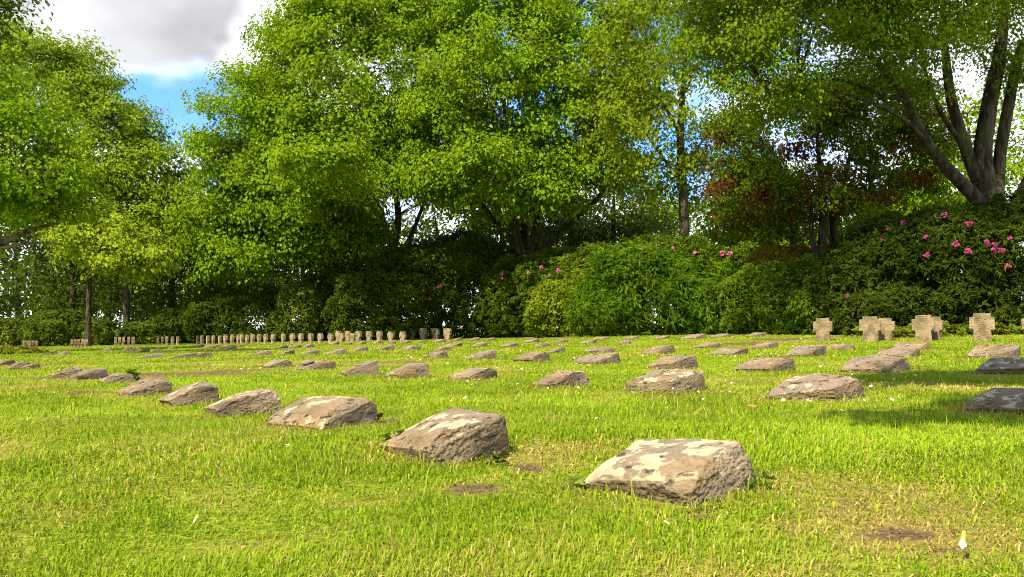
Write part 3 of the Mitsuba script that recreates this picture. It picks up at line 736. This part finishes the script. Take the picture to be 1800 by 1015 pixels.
tree('tall_tree', 'tall slender open crowned tree with a straight bare trunk against the pale sky',
     [(1203, 430, 54, .36), (1203, 400, 54, .34), (1200, 330, 54, .31), (1196, 240, 54, .25), (1202, 130, 54, .17), (1206, 20, 54, .09)],
     [[(1197, 320, 54, .12), (1160, 270, 54, .09), (1120, 215, 54, .05)], [(1199, 300, 54, .11), (1240, 240, 54, .08), (1275, 190, 54, .04)], [(1197, 240, 54, .11), (1160, 160, 54, .08), (1135, 60, 54, .04)], [(1200, 170, 54, .10), (1235, 90, 54, .07), (1260, 10, 54, .04)], [(1203, 340, 54, .07), (1240, 325, 54, .05), (1285, 318, 54, .03)]],
     [(1150, 90, 54, 95, 110, 5), (1120, 220, 54, 85, 60, 4.5), (1200, 20, 54, 110, 70, 5), (1255, 130, 55, 90, 90, 5), (1190, 280, 55, 80, 40, 3.5), (1265, 260, 55, 70, 60, 4), (1130, 310, 56, 60, 40, 4), (1090, 150, 56, 80, 90, 4), (1185, 170, 55, 90, 80, 4), (1240, 330, 56, 70, 45, 4), (1290, 30, 56, 90, 80, 4)],
     1.42, 46, (.21, .155), ((0.114, 0.186, 0.007), (0.240, 0.330, 0.022)), 14, .62, .16, shells=(.97, .7), group=None)
tree('copper_tree', 'tree with copper red leaves among the green and a twisted double trunk',
     [(1447, 470, 36, .32), (1448, 430, 36, .28), (1449, 395, 36, .24), (1446, 350, 36, .17), (1440, 280, 36, .10), (1430, 180, 36, .05)],
     [[(1462, 462, 36.3, .26), (1468, 420, 36.3, .24), (1464, 385, 36.3, .2), (1480, 330, 36.3, .12), (1500, 250, 36.3, .06)], [(1436, 455, 35.8, .14), (1427, 410, 35.8, .12), (1426, 370, 35.8, .09), (1400, 330, 35.8, .05)], [(1452, 395, 36, .08), (1410, 375, 36, .06), (1350, 365, 36, .035)], [(1466, 385, 36, .09), (1520, 350, 36, .06), (1590, 330, 36, .04)]],
     [(1420, 260, 36, 140, 95, 3.6), (1330, 320, 37, 85, 80, 2.6), (1540, 290, 36, 100, 80, 3.0), (1440, 350, 34.6, 110, 45, 2.0), (1340, 390, 38, 70, 40, 2), (1600, 320, 37, 60, 50, 1.8), (1500, 190, 35, 130, 80, 2.4), (1370, 220, 35, 110, 80, 2.2), (1610, 260, 36, 60, 60, 1.6)],
     0.80, 74, (.115, .08), ((0.062, 0.126, 0.005), (0.150, 0.246, 0.014), (.125, .046, .018), 0.56), 15, .42, .12)
tree('spreading_tree', 'huge spreading tree on the right with dark bare stems leaning out of the rhododendron',
     [(1742, 400, 30, 0.628), (1742, 375, 30, 0.594), (1738, 355, 30, 0.548)],
     [[(1730, 370, 30, 0.296), (1712, 345, 30, 0.275), (1668, 300, 29.8, 0.228), (1622, 240, 29.5, 0.194), (1590, 170, 29, 0.148), (1540, 110, 28.5, 0.091), (1470, 50, 28, 0.057)],
      [(1738, 365, 30, 0.296), (1716, 310, 30.2, 0.252), (1690, 240, 30.4, 0.218), (1668, 150, 30.6, 0.182), (1660, 60, 31, 0.125), (1655, -40, 31, 0.080)],
      [(1745, 365, 30, 0.389), (1728, 290, 30.2, 0.354), (1738, 190, 30.4, 0.309), (1758, 90, 30.6, 0.239), (1765, -60, 31, 0.148)],
      [(1754, 370, 30.2, 0.252), (1756, 290, 30.4, 0.228), (1772, 190, 30.6, 0.205), (1795, 80, 31, 0.148)],
      [(1772, 375, 30.4, 0.182), (1792, 340, 30.6, 0.160), (1830, 260, 31, 0.137)],
      [(1628, 250, 29.5, 0.103), (1580, 205, 28.5, 0.080), (1500, 170, 27.5, 0.057), (1400, 150, 27, 0.039)], [(1690, 250, 30.4, 0.114), (1650, 190, 30, 0.091), (1625, 120, 29.5, 0.057)], [(1592, 180, 29, 0.080), (1560, 170, 28, 0.057), (1470, 140, 27.5, 0.039), (1350, 165, 27, 0.023)]],
     [(1400, 70, 27.5, 170, 95, 3.6), (1250, 60, 27, 90, 80, 2.4), (1560, 110, 28, 110, 90, 3), (1530, 190, 31.5, 90, 55, 2.0), (1340, 170, 27, 80, 55, 2), (1650, 20, 29, 120, 55, 3), (1480, 0, 28, 160, 60, 3.5), (1780, 50, 32, 80, 70, 2.5), (1790, 130, 30.5, 40, 34, 1.4), (1640, -110, 29, 280, 110, 5), (1330, -40, 27, 170, 60, 4), (1600, 10, 28, 130, 70, 3), (1640, -230, 24, 270, 110, 4.5), (1640, -170, 26, 180, 90, 3), (1760, -190, 27, 200, 110, 4), (1540, -160, 23, 200, 110, 4)],  # last high lobes, out of view, are added to shade stems and rhododendron
     0.72, 88, (.102, .075), ((.085, .160, .005), (.205, .315, .018)), 16, .48, .13, shells=(.97, .72))
tree('garden_tree', 'low green boughs filling the space under the copper leaved crown', [(1395, 480, 40, .2), (1394, 430, 40, .16), (1390, 330, 40, .04)], [],
     [(1340, 365, 40, 75, 50, 2), (1510, 378, 40, 85, 42, 2), (1410, 385, 40, 65, 40, 1.6)], 0.95, 60, (.13, .09), MID, 27, .45, .14)
tree('garden_tree', 'light green tree seen behind the dark stems at the right edge', [(1700, 480, 56, .3), (1700, 400, 56, .26), (1706, 300, 56, .18), (1700, 200, 56, .04)], [],
     [(1640, 330, 56, 70, 60, 3), (1720, 300, 57, 60, 90, 3), (1790, 300, 57, 50, 60, 3), (1700, 200, 58, 70, 60, 3), (1800, 200, 58, 60, 70, 3), (1600, 240, 58, 60, 60, 3)], 1.7, 34, (.22, .15), LIME, 17, .7, .2)
tree('garden_tree', 'pale grey green willow like tree in the gap between the two leaning trunks', [(1075, 480, 84, .4), (1078, 400, 84, .3), (1080, 330, 84, .04)], [],
     [(1080, 360, 84, 90, 55, 5), (1020, 400, 84, 70, 50, 5), (1120, 400, 84, 50, 40, 4), (760, 440, 88, 80, 50, 5), ][:3], 2.0, 34, (.32, .16), ((0.090, 0.126, 0.036), (0.192, 0.228, 0.084)), 18, .9, .3)
tree('garden_tree', 'sunlit green tree glimpsed under the boughs between the two middle trunks', [(770, 500, 88, .4), (770, 440, 88, .3), (765, 380, 88, .04)], [],
     [(740, 450, 88, 75, 45, 5), (830, 440, 90, 70, 50, 5), (790, 400, 92, 80, 40, 5)], 2.2, 32, (.34, .22), LIME, 19, .9, .3)
tree('garden_tree', 'green tree closing the view behind the copper leaved tree', [(1330, 480, 60, .4), (1330, 430, 60, .34), (1326, 330, 60, .04)], [],
     [(1320, 400, 60, 62, 55, 4), (1340, 320, 60, 60, 50, 4), (1400, 410, 62, 55, 30, 3)], 1.7, 38, (.24, .16), MID, 20, .75, .25)

# the left side
tree('leaning_tree', 'bright green tree at the left edge with a sunlit-toned bare limb reaching into the picture',
     [(-150, 520, 37.0, .5), (-140, 480, 37.0, .46), (-110, 455, 37.0, .4), (-60, 445, 37.0, .3)],
     [[(-60, 446, 37.0, .22), (-10, 432, 37.0, .19), (30, 416, 37.0, .15), (62, 402, 37.0, .11), (102, 394, 37.0, .06)], [(-60, 448, 37.0, .12), (0, 437, 36.8, .10), (50, 428, 36.8, .07), (110, 430, 36.8, .04)], [(-100, 455, 37.0, .3), (-80, 330, 37.0, .22), (-50, 200, 37.0, .12)]],
     [(30, 230, 37.0, 95, 60, 2.8), (-60, 300, 37.0, 110, 150, 4), (50, 310, 36.2, 90, 55, 3), (60, 370, 37.4, 100, 40, 2.6), (-20, 150, 37.8, 60, 60, 3)],
     0.95, 60, (.17, .125), LIME, 21, .5, .15, bark='sunlit_bark_bsdf')
tree('maple_tree', 'yellow green tree in fresh leaf against the grey cloud on the left',
     [(222, 580, 76, .34), (222, 480, 76, .3), (215, 380, 76, .25), (190, 260, 76, .15), (150, 170, 76, .08)],
     [[(220, 420, 76, .16), (260, 350, 75, .11), (310, 310, 75, .05)], [(205, 320, 76, .14), (120, 240, 75, .1), (60, 150, 75, .05)]],
     [(60, 140, 75, 110, 75, 6), (130, 180, 76, 95, 90, 6), (190, 250, 75, 95, 75, 5), (270, 315, 75, 70, 60, 4.5), (170, 330, 73, 110, 70, 5), (250, 390, 73, 90, 55, 4), (310, 400, 76, 50, 60, 4), (20, 100, 76, 60, 60, 5)],
     1.4, 56, (.26, .19), YELLOW, 22, .7, .2)
tree('maple_tree', 'low spreading bough of sunlit yellow leaves hanging from a thin trunk on the left',
     [(155, 600, 62, .22), (156, 540, 62, .2), (158, 470, 62, .16), (175, 420, 61, .1)], [[(160, 450, 62, .09), (200, 425, 60, .06), (260, 420, 59, .03)]],
     [(200, 425, 60, 85, 32, 3), (150, 390, 60, 55, 24, 2.4), (245, 450, 60, 50, 30, 2.4), (215, 470, 59.5, 55, 24, 2)], 1.1, 60, (.22, .17), ((.175, .275, .012), (.345, .435, .036)), 23, .55, .15)
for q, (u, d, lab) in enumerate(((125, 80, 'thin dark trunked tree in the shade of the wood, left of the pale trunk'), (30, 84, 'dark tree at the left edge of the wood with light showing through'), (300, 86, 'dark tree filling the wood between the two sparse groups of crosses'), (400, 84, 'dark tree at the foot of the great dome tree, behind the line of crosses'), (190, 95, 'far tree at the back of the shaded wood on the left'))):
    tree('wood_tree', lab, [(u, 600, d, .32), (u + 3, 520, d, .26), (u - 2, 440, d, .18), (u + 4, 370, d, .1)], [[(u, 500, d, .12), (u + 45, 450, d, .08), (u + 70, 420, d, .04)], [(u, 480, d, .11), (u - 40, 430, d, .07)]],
         [(u - 25, 470, d, 85, 60, 5), (u + 45, 500, d + 1, 75, 50, 5), (u, 400, d, 90, 60, 5), (u + 10, 545, d + 2, 80, 32, 4)], 2.0, 34, (.30, .2), DARK, 31 + q, .85, .3, shells=(.97, .65))  # dark leaf colours stand in for the shade inside the wood
tree('overhanging_tree', 'dark leafy twigs of a near tree hanging into the top left corner',
     [(-330, 560, 24, .35), (-320, 300, 24, .3), (-260, 60, 24, .2), (-160, -40, 24, .12)], [[(-160, -40, 24, .08), (-60, -5, 24, .05), (30, 20, 24, .025)]],
     [(0, 15, 24, 60, 34, 1.1), (-60, 0, 24, 90, 50, 1.5), (-200, -60, 24, 170, 110, 3.5)], 0.7, 40, (.12, .085), DARK, 41, .32, .09)
BACK = (  # trees that close the view behind: u, d, crown centre v, half width, half height, label
    (60, 108, 470, 120, 95, 'tree at the back of the wood behind the leftmost group of crosses'), (190, 112, 480, 110, 90, 'tree at the back of the wood behind the second group of crosses'),
    (300, 104, 470, 105, 105, 'tree at the back of the wood behind the sparse group of crosses'), (420, 106, 480, 110, 95, 'tree at the back of the wood left of the ivy dark trunk'),
    (530, 100, 480, 95, 80, 'tree closing the view between the dome tree and the ivy dark trunk'), (650, 104, 470, 85, 70, 'tree closing the view behind the trunk of the dome tree'),
    (860, 100, 450, 75, 55, 'tree closing the view left of the steep stemmed tree'), (990, 96, 440, 70, 50, 'tree closing the view right of the steep stemmed tree'), (1130, 92, 450, 70, 45, 'low tree behind the blossoming rhododendron'),
    (1540, 70, 450, 60, 60, 'low tree in the gap right of the copper leaved tree'), (1400, 80, 430, 70, 45, 'low tree in the gap left of the copper leaved tree'), (1000, 88, 385, 60, 50, 'leafy tree behind the foot of the steep stemmed tree'), (1125, 86, 375, 70, 50, 'leafy tree left of the straight bare trunk'), (880, 92, 390, 60, 45, 'leafy tree left of the foot of the steep stemmed tree'), (1290, 66, 390, 55, 65, 'leafy tree right of the straight bare trunk'), (1590, 66, 350, 60, 70, 'sunlit tree between the copper tree and the leaning stems'), (1660, 74, 420, 60, 70, 'tree behind the top of the great rhododendron'))
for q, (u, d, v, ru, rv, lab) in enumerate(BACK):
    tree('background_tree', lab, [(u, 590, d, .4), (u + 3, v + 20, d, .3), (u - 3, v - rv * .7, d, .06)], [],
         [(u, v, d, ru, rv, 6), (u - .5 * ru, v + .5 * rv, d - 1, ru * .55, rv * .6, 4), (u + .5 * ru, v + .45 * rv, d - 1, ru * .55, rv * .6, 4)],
         2.1, 42, (.40, .28), (DARK, DARK, MID)[q % 3] if u < 700 else (LIME, MID)[q % 2], 80 + q, 1.0, .3, shells=(.97, .65))  # on the left the darker leaf colours imitate shade


def off_camera_tree(name, label, x, y, H, R, seed):
    """A tree beside or behind the photographer; its crown throws the shade on the lawn at the right."""
    g = np.random.default_rng(seed)
    key = thing(name, label, 'tree')
    z = float(gz(x, y))
    V, Fc = tube([(x, y, z - .2), (x + .1, y, z + 2.5), (x - .1, y + .2, z + H * .6), (x, y, z + H)], [.34, .27, .2, .08], 9, seed)
    part(key, 'trunk', mikit.ply((V, Fc), 'bark_bsdf', smooth=True))
    return key, g, z


# ------------------------------------------------------------------ hedge and shrubs
PINK = ((.50, .07, .27), (.72, .20, .48))
MAGENTA = ((.24, .035, .14), (.42, .09, .26))
LAUREL = ((0.066, 0.114, 0.012), (0.192, 0.240, 0.024))
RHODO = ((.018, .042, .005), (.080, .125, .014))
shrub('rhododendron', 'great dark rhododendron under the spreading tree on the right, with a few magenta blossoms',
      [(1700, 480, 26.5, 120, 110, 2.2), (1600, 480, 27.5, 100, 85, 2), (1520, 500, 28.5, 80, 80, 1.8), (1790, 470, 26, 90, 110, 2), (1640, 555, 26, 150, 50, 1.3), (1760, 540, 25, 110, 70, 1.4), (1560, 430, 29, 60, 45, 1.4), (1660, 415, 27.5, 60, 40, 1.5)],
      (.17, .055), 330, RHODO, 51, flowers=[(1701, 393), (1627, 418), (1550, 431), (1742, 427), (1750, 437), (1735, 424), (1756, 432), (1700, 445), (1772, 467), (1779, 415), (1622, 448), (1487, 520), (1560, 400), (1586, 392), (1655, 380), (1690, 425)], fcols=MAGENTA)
shrub('ground_ivy', 'low leafy ground cover in sun and shade behind the large crosses', [(1700, 592, 23.6, 130, 20, .5), (1590, 592, 24.6, 60, 12, .4), (1510, 588, 25, 22, 16, .3)], (.11, .07), 420, LAUREL, 52, layers=((1.0, 1), (.6, .4)), cat='ground cover', up=.8)
shrub('dense_shrub', 'mixed green shrub between the copper tree and the leftmost large cross', [(1400, 530, 32, 60, 62, 1.6), (1460, 545, 30, 55, 60, 1.5), (1340, 535, 36, 70, 60, 1.8), (1470, 500, 31, 40, 40, 1.2)], (.13, .06), 330, ((0.050, 0.114, 0.007), (0.150, 0.258, 0.019)), 53)
shrub('yellow_conifer', 'yellowish feathery conifer behind the shrubs left of the copper tree', [(1385, 470, 38, 45, 34, 1.2), (1350, 468, 39, 32, 34, 1.2), (1420, 462, 38, 30, 22, 1.0)], (.16, .03), 420, ((0.168, 0.162, 0.018), (0.384, 0.324, 0.048)), 54)
shrub('feathery_shrub', 'large bright green feathery shrub, right of the glossy laurel', [(1150, 525, 42, 110, 70, 2.4), (1240, 530, 40, 80, 62, 2.2), (1060, 545, 46, 60, 52, 2), (1290, 545, 38, 60, 48, 1.8), (1110, 490, 44, 70, 50, 2)], (.32, .075), 110, ((.040, .105, .006), (.150, .270, .016)), 55, up=.4, droop=.3, jitter=.5, wobble=.6)
shrub('glossy_laurel', 'sunlit yellow green glossy laurel at the middle of the hedge foot', [(1000, 550, 54, 62, 48, 2), (970, 565, 55, 45, 32, 1.6), (1030, 520, 55, 40, 40, 1.8)], (.24, .11), 90, ((.085, .155, .007), (.240, .330, .022)), 56)
shrub('rhododendron', 'tall rhododendron dotted with pink blossoms behind the laurel and the feathery shrub',
      [(985, 505, 62, 70, 60, 2.6), (1060, 490, 57, 75, 48, 2.6), (1180, 470, 50, 90, 45, 2.6), (1250, 480, 48, 60, 42, 2.2), (1120, 470, 54, 60, 40, 2.4), (905, 530, 66, 60, 62, 2.2), (1310, 480, 45, 45, 40, 2)],
      (.27, .10), 100, ((.034, .085, .005), (.155, .235, .018)), 57,
      flowers=[(1043, 453), (1058, 470), (1070, 470), (1042, 476), (1037, 485), (1065, 488), (1068, 482), (1085, 482), (1030, 499), (1069, 506), (996, 511), (980, 478), (952, 472), (970, 498), (940, 514), (950, 513), (965, 490), (885, 482), (929, 482), (1157, 441), (1184, 438), (1158, 460), (1146, 463), (1165, 463), (1125, 445), (1228, 441), (1275, 446), (1288, 454), (1230, 517), (1255, 470), (1266, 469), (1074, 456), (1027, 461), (882, 493), (988, 524), (1005, 480)],
      fcols=PINK)
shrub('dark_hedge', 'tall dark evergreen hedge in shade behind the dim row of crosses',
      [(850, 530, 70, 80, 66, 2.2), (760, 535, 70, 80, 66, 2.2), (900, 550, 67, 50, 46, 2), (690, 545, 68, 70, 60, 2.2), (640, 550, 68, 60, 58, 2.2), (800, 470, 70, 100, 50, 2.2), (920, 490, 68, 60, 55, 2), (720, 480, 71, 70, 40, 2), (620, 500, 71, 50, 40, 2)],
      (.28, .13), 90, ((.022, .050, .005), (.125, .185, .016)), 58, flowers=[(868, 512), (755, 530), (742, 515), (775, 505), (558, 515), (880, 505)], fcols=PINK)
shrub('lit_shrub', 'light green shrub catching the sun behind the long middle line of crosses', [(530, 550, 70, 32, 50, 1.8), (560, 520, 73, 36, 34, 1.8), (500, 575, 70, 26, 26, 1.4)], (.26, .13), 100, ((0.066, 0.120, 0.012), (0.180, 0.252, 0.030)), 59)
shrub('dark_hedge', 'low dark undergrowth behind the left end of the long line of crosses', [(450, 560, 72, 60, 46, 2), (380, 570, 73, 50, 36, 2), (320, 575, 75, 50, 30, 2), (585, 560, 73, 40, 44, 2)], (.28, .13), 90, DARK, 60)
shrub('undergrowth', 'patchy sunlit undergrowth between the groups of crosses on the left', [(85, 590, 70, 34, 22, 1.6), (180, 590, 70, 24, 22, 1.6), (20, 590, 72, 36, 24, 1.6), (250, 590, 73, 34, 20, 1.6), (110, 575, 76, 60, 24, 1.8)], (.28, .16), 90, ((0.054, 0.102, 0.012), (0.156, 0.216, 0.024)), 61, layers=((1.0, 1), (.7, .5)))
x, y = hit(35, 622)
shrub('bedding_plants', 'low yellow green leafy plants on the lawn at the left edge', [(30, 622, y, 45, 9, 1.2), (-25, 622, y, 45, 10, 1.3)], (.15, .09), 260, ((0.132, 0.168, 0.012), (0.288, 0.300, 0.036)), 62, layers=((1.0, 1), (.6, .5)), cat='plants', up=.9)


# ------------------------------------------------------------------ the tree behind the photographer, for the shade at the right
def crown_at(key, g, lob, spacing, per, leaf, cols, spread, flat):
    C, O, Dp = crown_clusters(g, lob, spacing, 1.0, (.97, .6))
    V, Fc, Cc = sprays(g, C, O, Dp, per, spread, flat, leaf[0], leaf[1], cols)
    TRIS[0] += len(Fc)
    part(key, 'crown', mikit.ply((V, Fc), 'leaf_bsdf', color=Cc), 'stuff')


key, g, z = off_camera_tree('shade_tree', 'tree behind the photographer that shades the lawn at the right edge', 3.4, -1.6, 8.0, 3.5, 71)
# shade falls from (x, y, z) to (x + 0.776 z, y + 0.791 z)
K = -SUN[:2] / SUN[2]
lobs = []
for sx, sy, h, rx, ry, rz in ((6.5, 7.8, 8.0, 3.1, .70, .4), (5.75, 5.25, 7.6, 2.5, .5, .4), (3.2, 4.55, 7.2, .75, .2, .2), (6.0, 3.45, 7.5, 3.0, .2, .2), (7.6, 6.5, 8.0, 2.4, .8, .5)):
    lobs.append((np.array([sx - K[0] * h, sy - K[1] * h, h]), np.array([rx, ry, rz])))
crown_at(key, g, lobs, 0.27, 32, (.14, .10), LIME, .26, .06)

# ------------------------------------------------------------------ small things on the lawn
WHITE, YOLK = np.array([.82, .82, .78]), np.array([.75, .50, .05])


def daisy(x, y, R, g, h, label):
    n = 11
    a = np.arange(n) * 2 * np.pi / n + g.random()
    c = np.array([x, y, float(gh(x, y)) + h])
    tilt = unit(np.array([g.normal(0, .35), -0.25 + g.normal(0, .35), 1.0]))
    e1 = unit(np.cross(tilt, [0, 1.0, 0.1]))
    e2 = np.cross(tilt, e1)
    D = np.cos(a)[:, None] * e1 + np.sin(a)[:, None] * e2
    V, Fc, C = leaves(c + D * R * .2, np.repeat(tilt[None], n, 0) + 0 * D, D + .15 * tilt, R * .85, R * .55, np.repeat(WHITE[None], n, 0), .05, .05)
    ico = trimesh.creation.icosphere(1, R * .33)
    Vi, Fi = ico.vertices * np.array([1, 1, .7]) + c, ico.faces
    Vs, Fs = thin_tubes(np.array([[x, y, float(gh(x, y)) - .01]]), c[None], np.array([.0014]), 0, g)
    V, Fc, C = joined([(V, Fc, C), (Vi, Fi, np.repeat(YOLK[None], len(Vi), 0)), (Vs, Fs, np.repeat(np.array([[.1, .16, .02]]), len(Vs), 0))])
    key = thing('daisy', label, 'daisy', 'white daisies scattered over the lawn')
    scene[key] = mikit.ply((V, Fc), 'petal_bsdf', color=C)


g = np.random.default_rng(5)
SEEN = [(505, 801), (1172, 935), (822, 677), (829, 682), (842, 674), (506, 799), (477, 740), (122, 691), (95, 697), (376, 645), (424, 652), (428, 648), (437, 651), (457, 652), (1183, 692), (1190, 697), (1236, 706), (1048, 749), (963, 691), (1268, 663), (1270, 664), (1276, 678), (1283, 697), (1420, 714), (1425, 718), (1480, 734), (1500, 716), (1520, 715), (1530, 617), (1528, 619), (1533, 618), (1533, 655), (1547, 657), (1498, 661), (1052, 664), (1040, 659), (1069, 664), (1110, 640), (1021, 645), (1013, 643), (1330, 617), (1345, 619), (1280, 616), (1335, 627), (1356, 625), (1130, 627), (1150, 625), (760, 627), (765, 629), (778, 626), (722, 630), (718, 627), (1500, 640), (205, 664), (78, 670), (1402, 695), (1411, 719), (1437, 703)]
for q, (u, v) in enumerate(SEEN):
    x, y = hit(u, v + 2)
    if not in_stone(np.array([x]), np.array([y]), .02)[0]:
        daisy(x, y, max(.0095, min(.0006 * y + .006, .018)), g, .035 + .02 * g.random(), 'small white daisy with a yellow eye, standing in the short grass')
for q in range(90):
    y = 5 + 24 * g.random() ** 1.2
    x = y * g.uniform(-.12, .5) + g.normal(0, .3)
    if contains_xy(LAWN, x, y) and not in_stone(np.array([x]), np.array([y]), .03)[0]:
        daisy(x, y, .012 + .0003 * y, g, .03 + .025 * g.random(), 'small white daisy with a yellow eye, standing in the short grass')


def weed(u, v, label, n, L, W, cols, h):
    x, y = hit(u, v)
    o = np.array([x, y, float(gh(x, y))])
    a = g.random(n) * 2 * np.pi
    D = np.stack([np.cos(a), np.sin(a), .25 + .5 * g.random(n)], -1)
    t = g.random(n)[:, None]
    col = np.array(cols[0]) * (1 - t) + np.array(cols[1]) * t
    z = g.random(n) * h
    V, Fc, C = leaves(o + np.stack([.01 * np.cos(a), .01 * np.sin(a), z], -1), np.array([0, 0, 1.0]) + .4 * g.normal(0, 1, (n, 3)) - .3 * D, D, L * (.6 + .7 * g.random(n)), W * (.7 + .6 * g.random(n)), col, .2, .25)
    key = thing('weed', label, 'weed')
    part(key, 'leaves', mikit.ply((V, Fc), 'leaf_bsdf', color=C))
    V, Fc = thin_tubes(np.repeat(o[None], 3, 0) - [0, 0, .01], o + g.normal(0, .02, (3, 3)) + [0, 0, h], np.full(3, .002), 0, g)
    part(key, 'stem', mikit.ply((V, Fc), 'twig_bsdf'))


GREENW = ((.05, .10, .012), (.12, .19, .02))
weed(694, 790, 'small green weed growing up the left face of the blocky stone', 16, .05, .025, GREENW, .09)
weed(874, 815, 'dark leafed weed on the bare strip in front of the blocky stone', 14, .045, .03, ((.04, .06, .012), (.10, .12, .02)), .05)
weed(896, 783, 'tiny weed at the right foot of the blocky stone', 10, .04, .025, GREENW, .04)
weed(1340, 862, 'small weed beside the right foot of the lichen crusted stone', 12, .04, .025, GREENW, .04)
weed(1003, 855, 'pale green broad leaf weed left of the lichen crusted stone', 8, .05, .035, ((.12, .19, .03), (.2, .3, .05)), .03)
weed(662, 745, 'brown withered weed at the right end of the third stone', 14, .05, .025, ((.09, .06, .03), (.18, .13, .06)), .04)
weed(1510, 690, 'yellow green weed at the right foot of the pale topped stone by the shadow', 16, .045, .03, ((.14, .17, .02), (.26, .27, .04)), .06)
weed(235, 671, 'bushy weed overgrowing the right end of the seventh stone', 40, .09, .05, GREENW, .12)


def fallen_leaf(u, v, label, L, W, col, tiltv):
    x, y = hit(u, v)
    n = 7
    s = np.linspace(0, 1, n)
    wdt = W * np.sin(np.pi * (0.06 + .92 * s)) ** .8 / 2
    curl = .25 * L * (s - .4) ** 2
    V = np.concatenate([np.stack([L * (s - .5), -wdt, curl + .3 * wdt], -1), np.stack([L * (s - .5), 0 * s, curl], -1), np.stack([L * (s - .5), wdt, curl + .3 * wdt], -1)])
    R = trimesh.transformations.euler_matrix(*tiltv)[:3, :3]
    V = V @ R.T + np.array([x, y, float(gh(x, y)) + .045])
    i = np.arange(n - 1)
    Fc = []
    for k in (0, n):
        Fc += [np.stack([i + k, i + 1 + k, i + n + k], -1), np.stack([i + 1 + k, i + 1 + n + k, i + n + k], -1)]
    scene[thing('fallen_leaf', label, 'leaf')] = mikit.ply((V, np.concatenate(Fc)), 'leaf_bsdf', color=np.repeat(np.array(col)[None], len(V), 0))


fallen_leaf(345, 935, 'pale curled leaf caught upright in the grass at the lower left', .028, .018, (.42, .42, .22), (.3, -1.0, .4))
fallen_leaf(1322, 729, 'dry tan leaf lying in the grass left of the tree shadow', .07, .04, (.42, .24, .10), (.4, .1, .3))
fallen_leaf(600, 855, 'small rusty leaf in the grass below the blocky stone', .03, .018, (.40, .17, .05), (.2, .3, 1.1))
fallen_leaf(385, 857, 'dry straw brown leaf in the grass left of centre', .035, .02, (.38, .20, .08), (.3, -.2, 2.1))

def crumbs(label):
    g = np.random.default_rng(99)
    parts_ = []
    for (a, b, rx, ry, dr_, e) in PATCHES:
        if e < .55 or b > 9:
            continue
        n = int(240 * min(1, rx * ry * 9)) + 25
        q = g.normal(0, .55, (n, 2))
        px, py = a + q[:, 0] * rx, b + q[:, 1] * ry
        for k in range(n):
            ic = trimesh.creation.icosahedron()
            s = .0022 * np.exp(g.normal(0, .55))
            v = ic.vertices * (1 + g.normal(0, .16, (12, 3))) * s * np.array([1.2, 1, .75])
            c = np.array([.10, .067, .038]) * (.5 + g.random()) if g.random() > .1 else np.array([.22, .19, .15]) * (.7 + .5 * g.random())
            parts_.append((v + np.array([px[k], py[k], float(gh(px[k], py[k])) + s * .4]), ic.faces, np.repeat(c[None], 12, 0)))
    V, Fc, C = joined(parts_)
    setting('soil_crumbs', mikit.ply((V, Fc), {'type': 'diffuse', 'reflectance': ATTR}, color=C), 'stuff', label)


crumbs('loose brown soil crumbs and grit on the bare worn spots of the lawn')

# cigarette end
x, y = hit(1695, 985)
z = float(gh(x, y))
key = thing('cigarette_butt', 'crumpled cigarette butt with an orange filter in the dry grass at the lower right', 'cigarette butt')
fil = trimesh.creation.cylinder(.0042, .024, sections=20)
ash = trimesh.creation.icosphere(3, .0078)
ash.vertices *= np.array([1.0, .62, 1.3]) * (1 + 1.3 * (meshkit.fbm(ash.vertices * 170, 3, 8) - .5))[:, None]
ash.apply_translation([0, 0, -.019])
Mx = trimesh.transformations.rotation_matrix(.42, [0, 1, 0]) @ trimesh.transformations.rotation_matrix(-.5, [1, 0, 0])
for nm_, ms, col in (('filter', fil, [.75, .33, .07]), ('paper', ash, [.52, .51, .49])):
    ms.apply_transform(Mx)
    ms.apply_translation([x, y, z + .050])
    scene[f'cig_{nm_}_bsdf'] = {'type': 'principled', 'base_color': {'type': 'rgb', 'value': col}, 'roughness': .8}
    part(key, nm_, mikit.ply(ms, f'cig_{nm_}_bsdf', smooth=40))
print('TRIANGLES', TRIS[0])
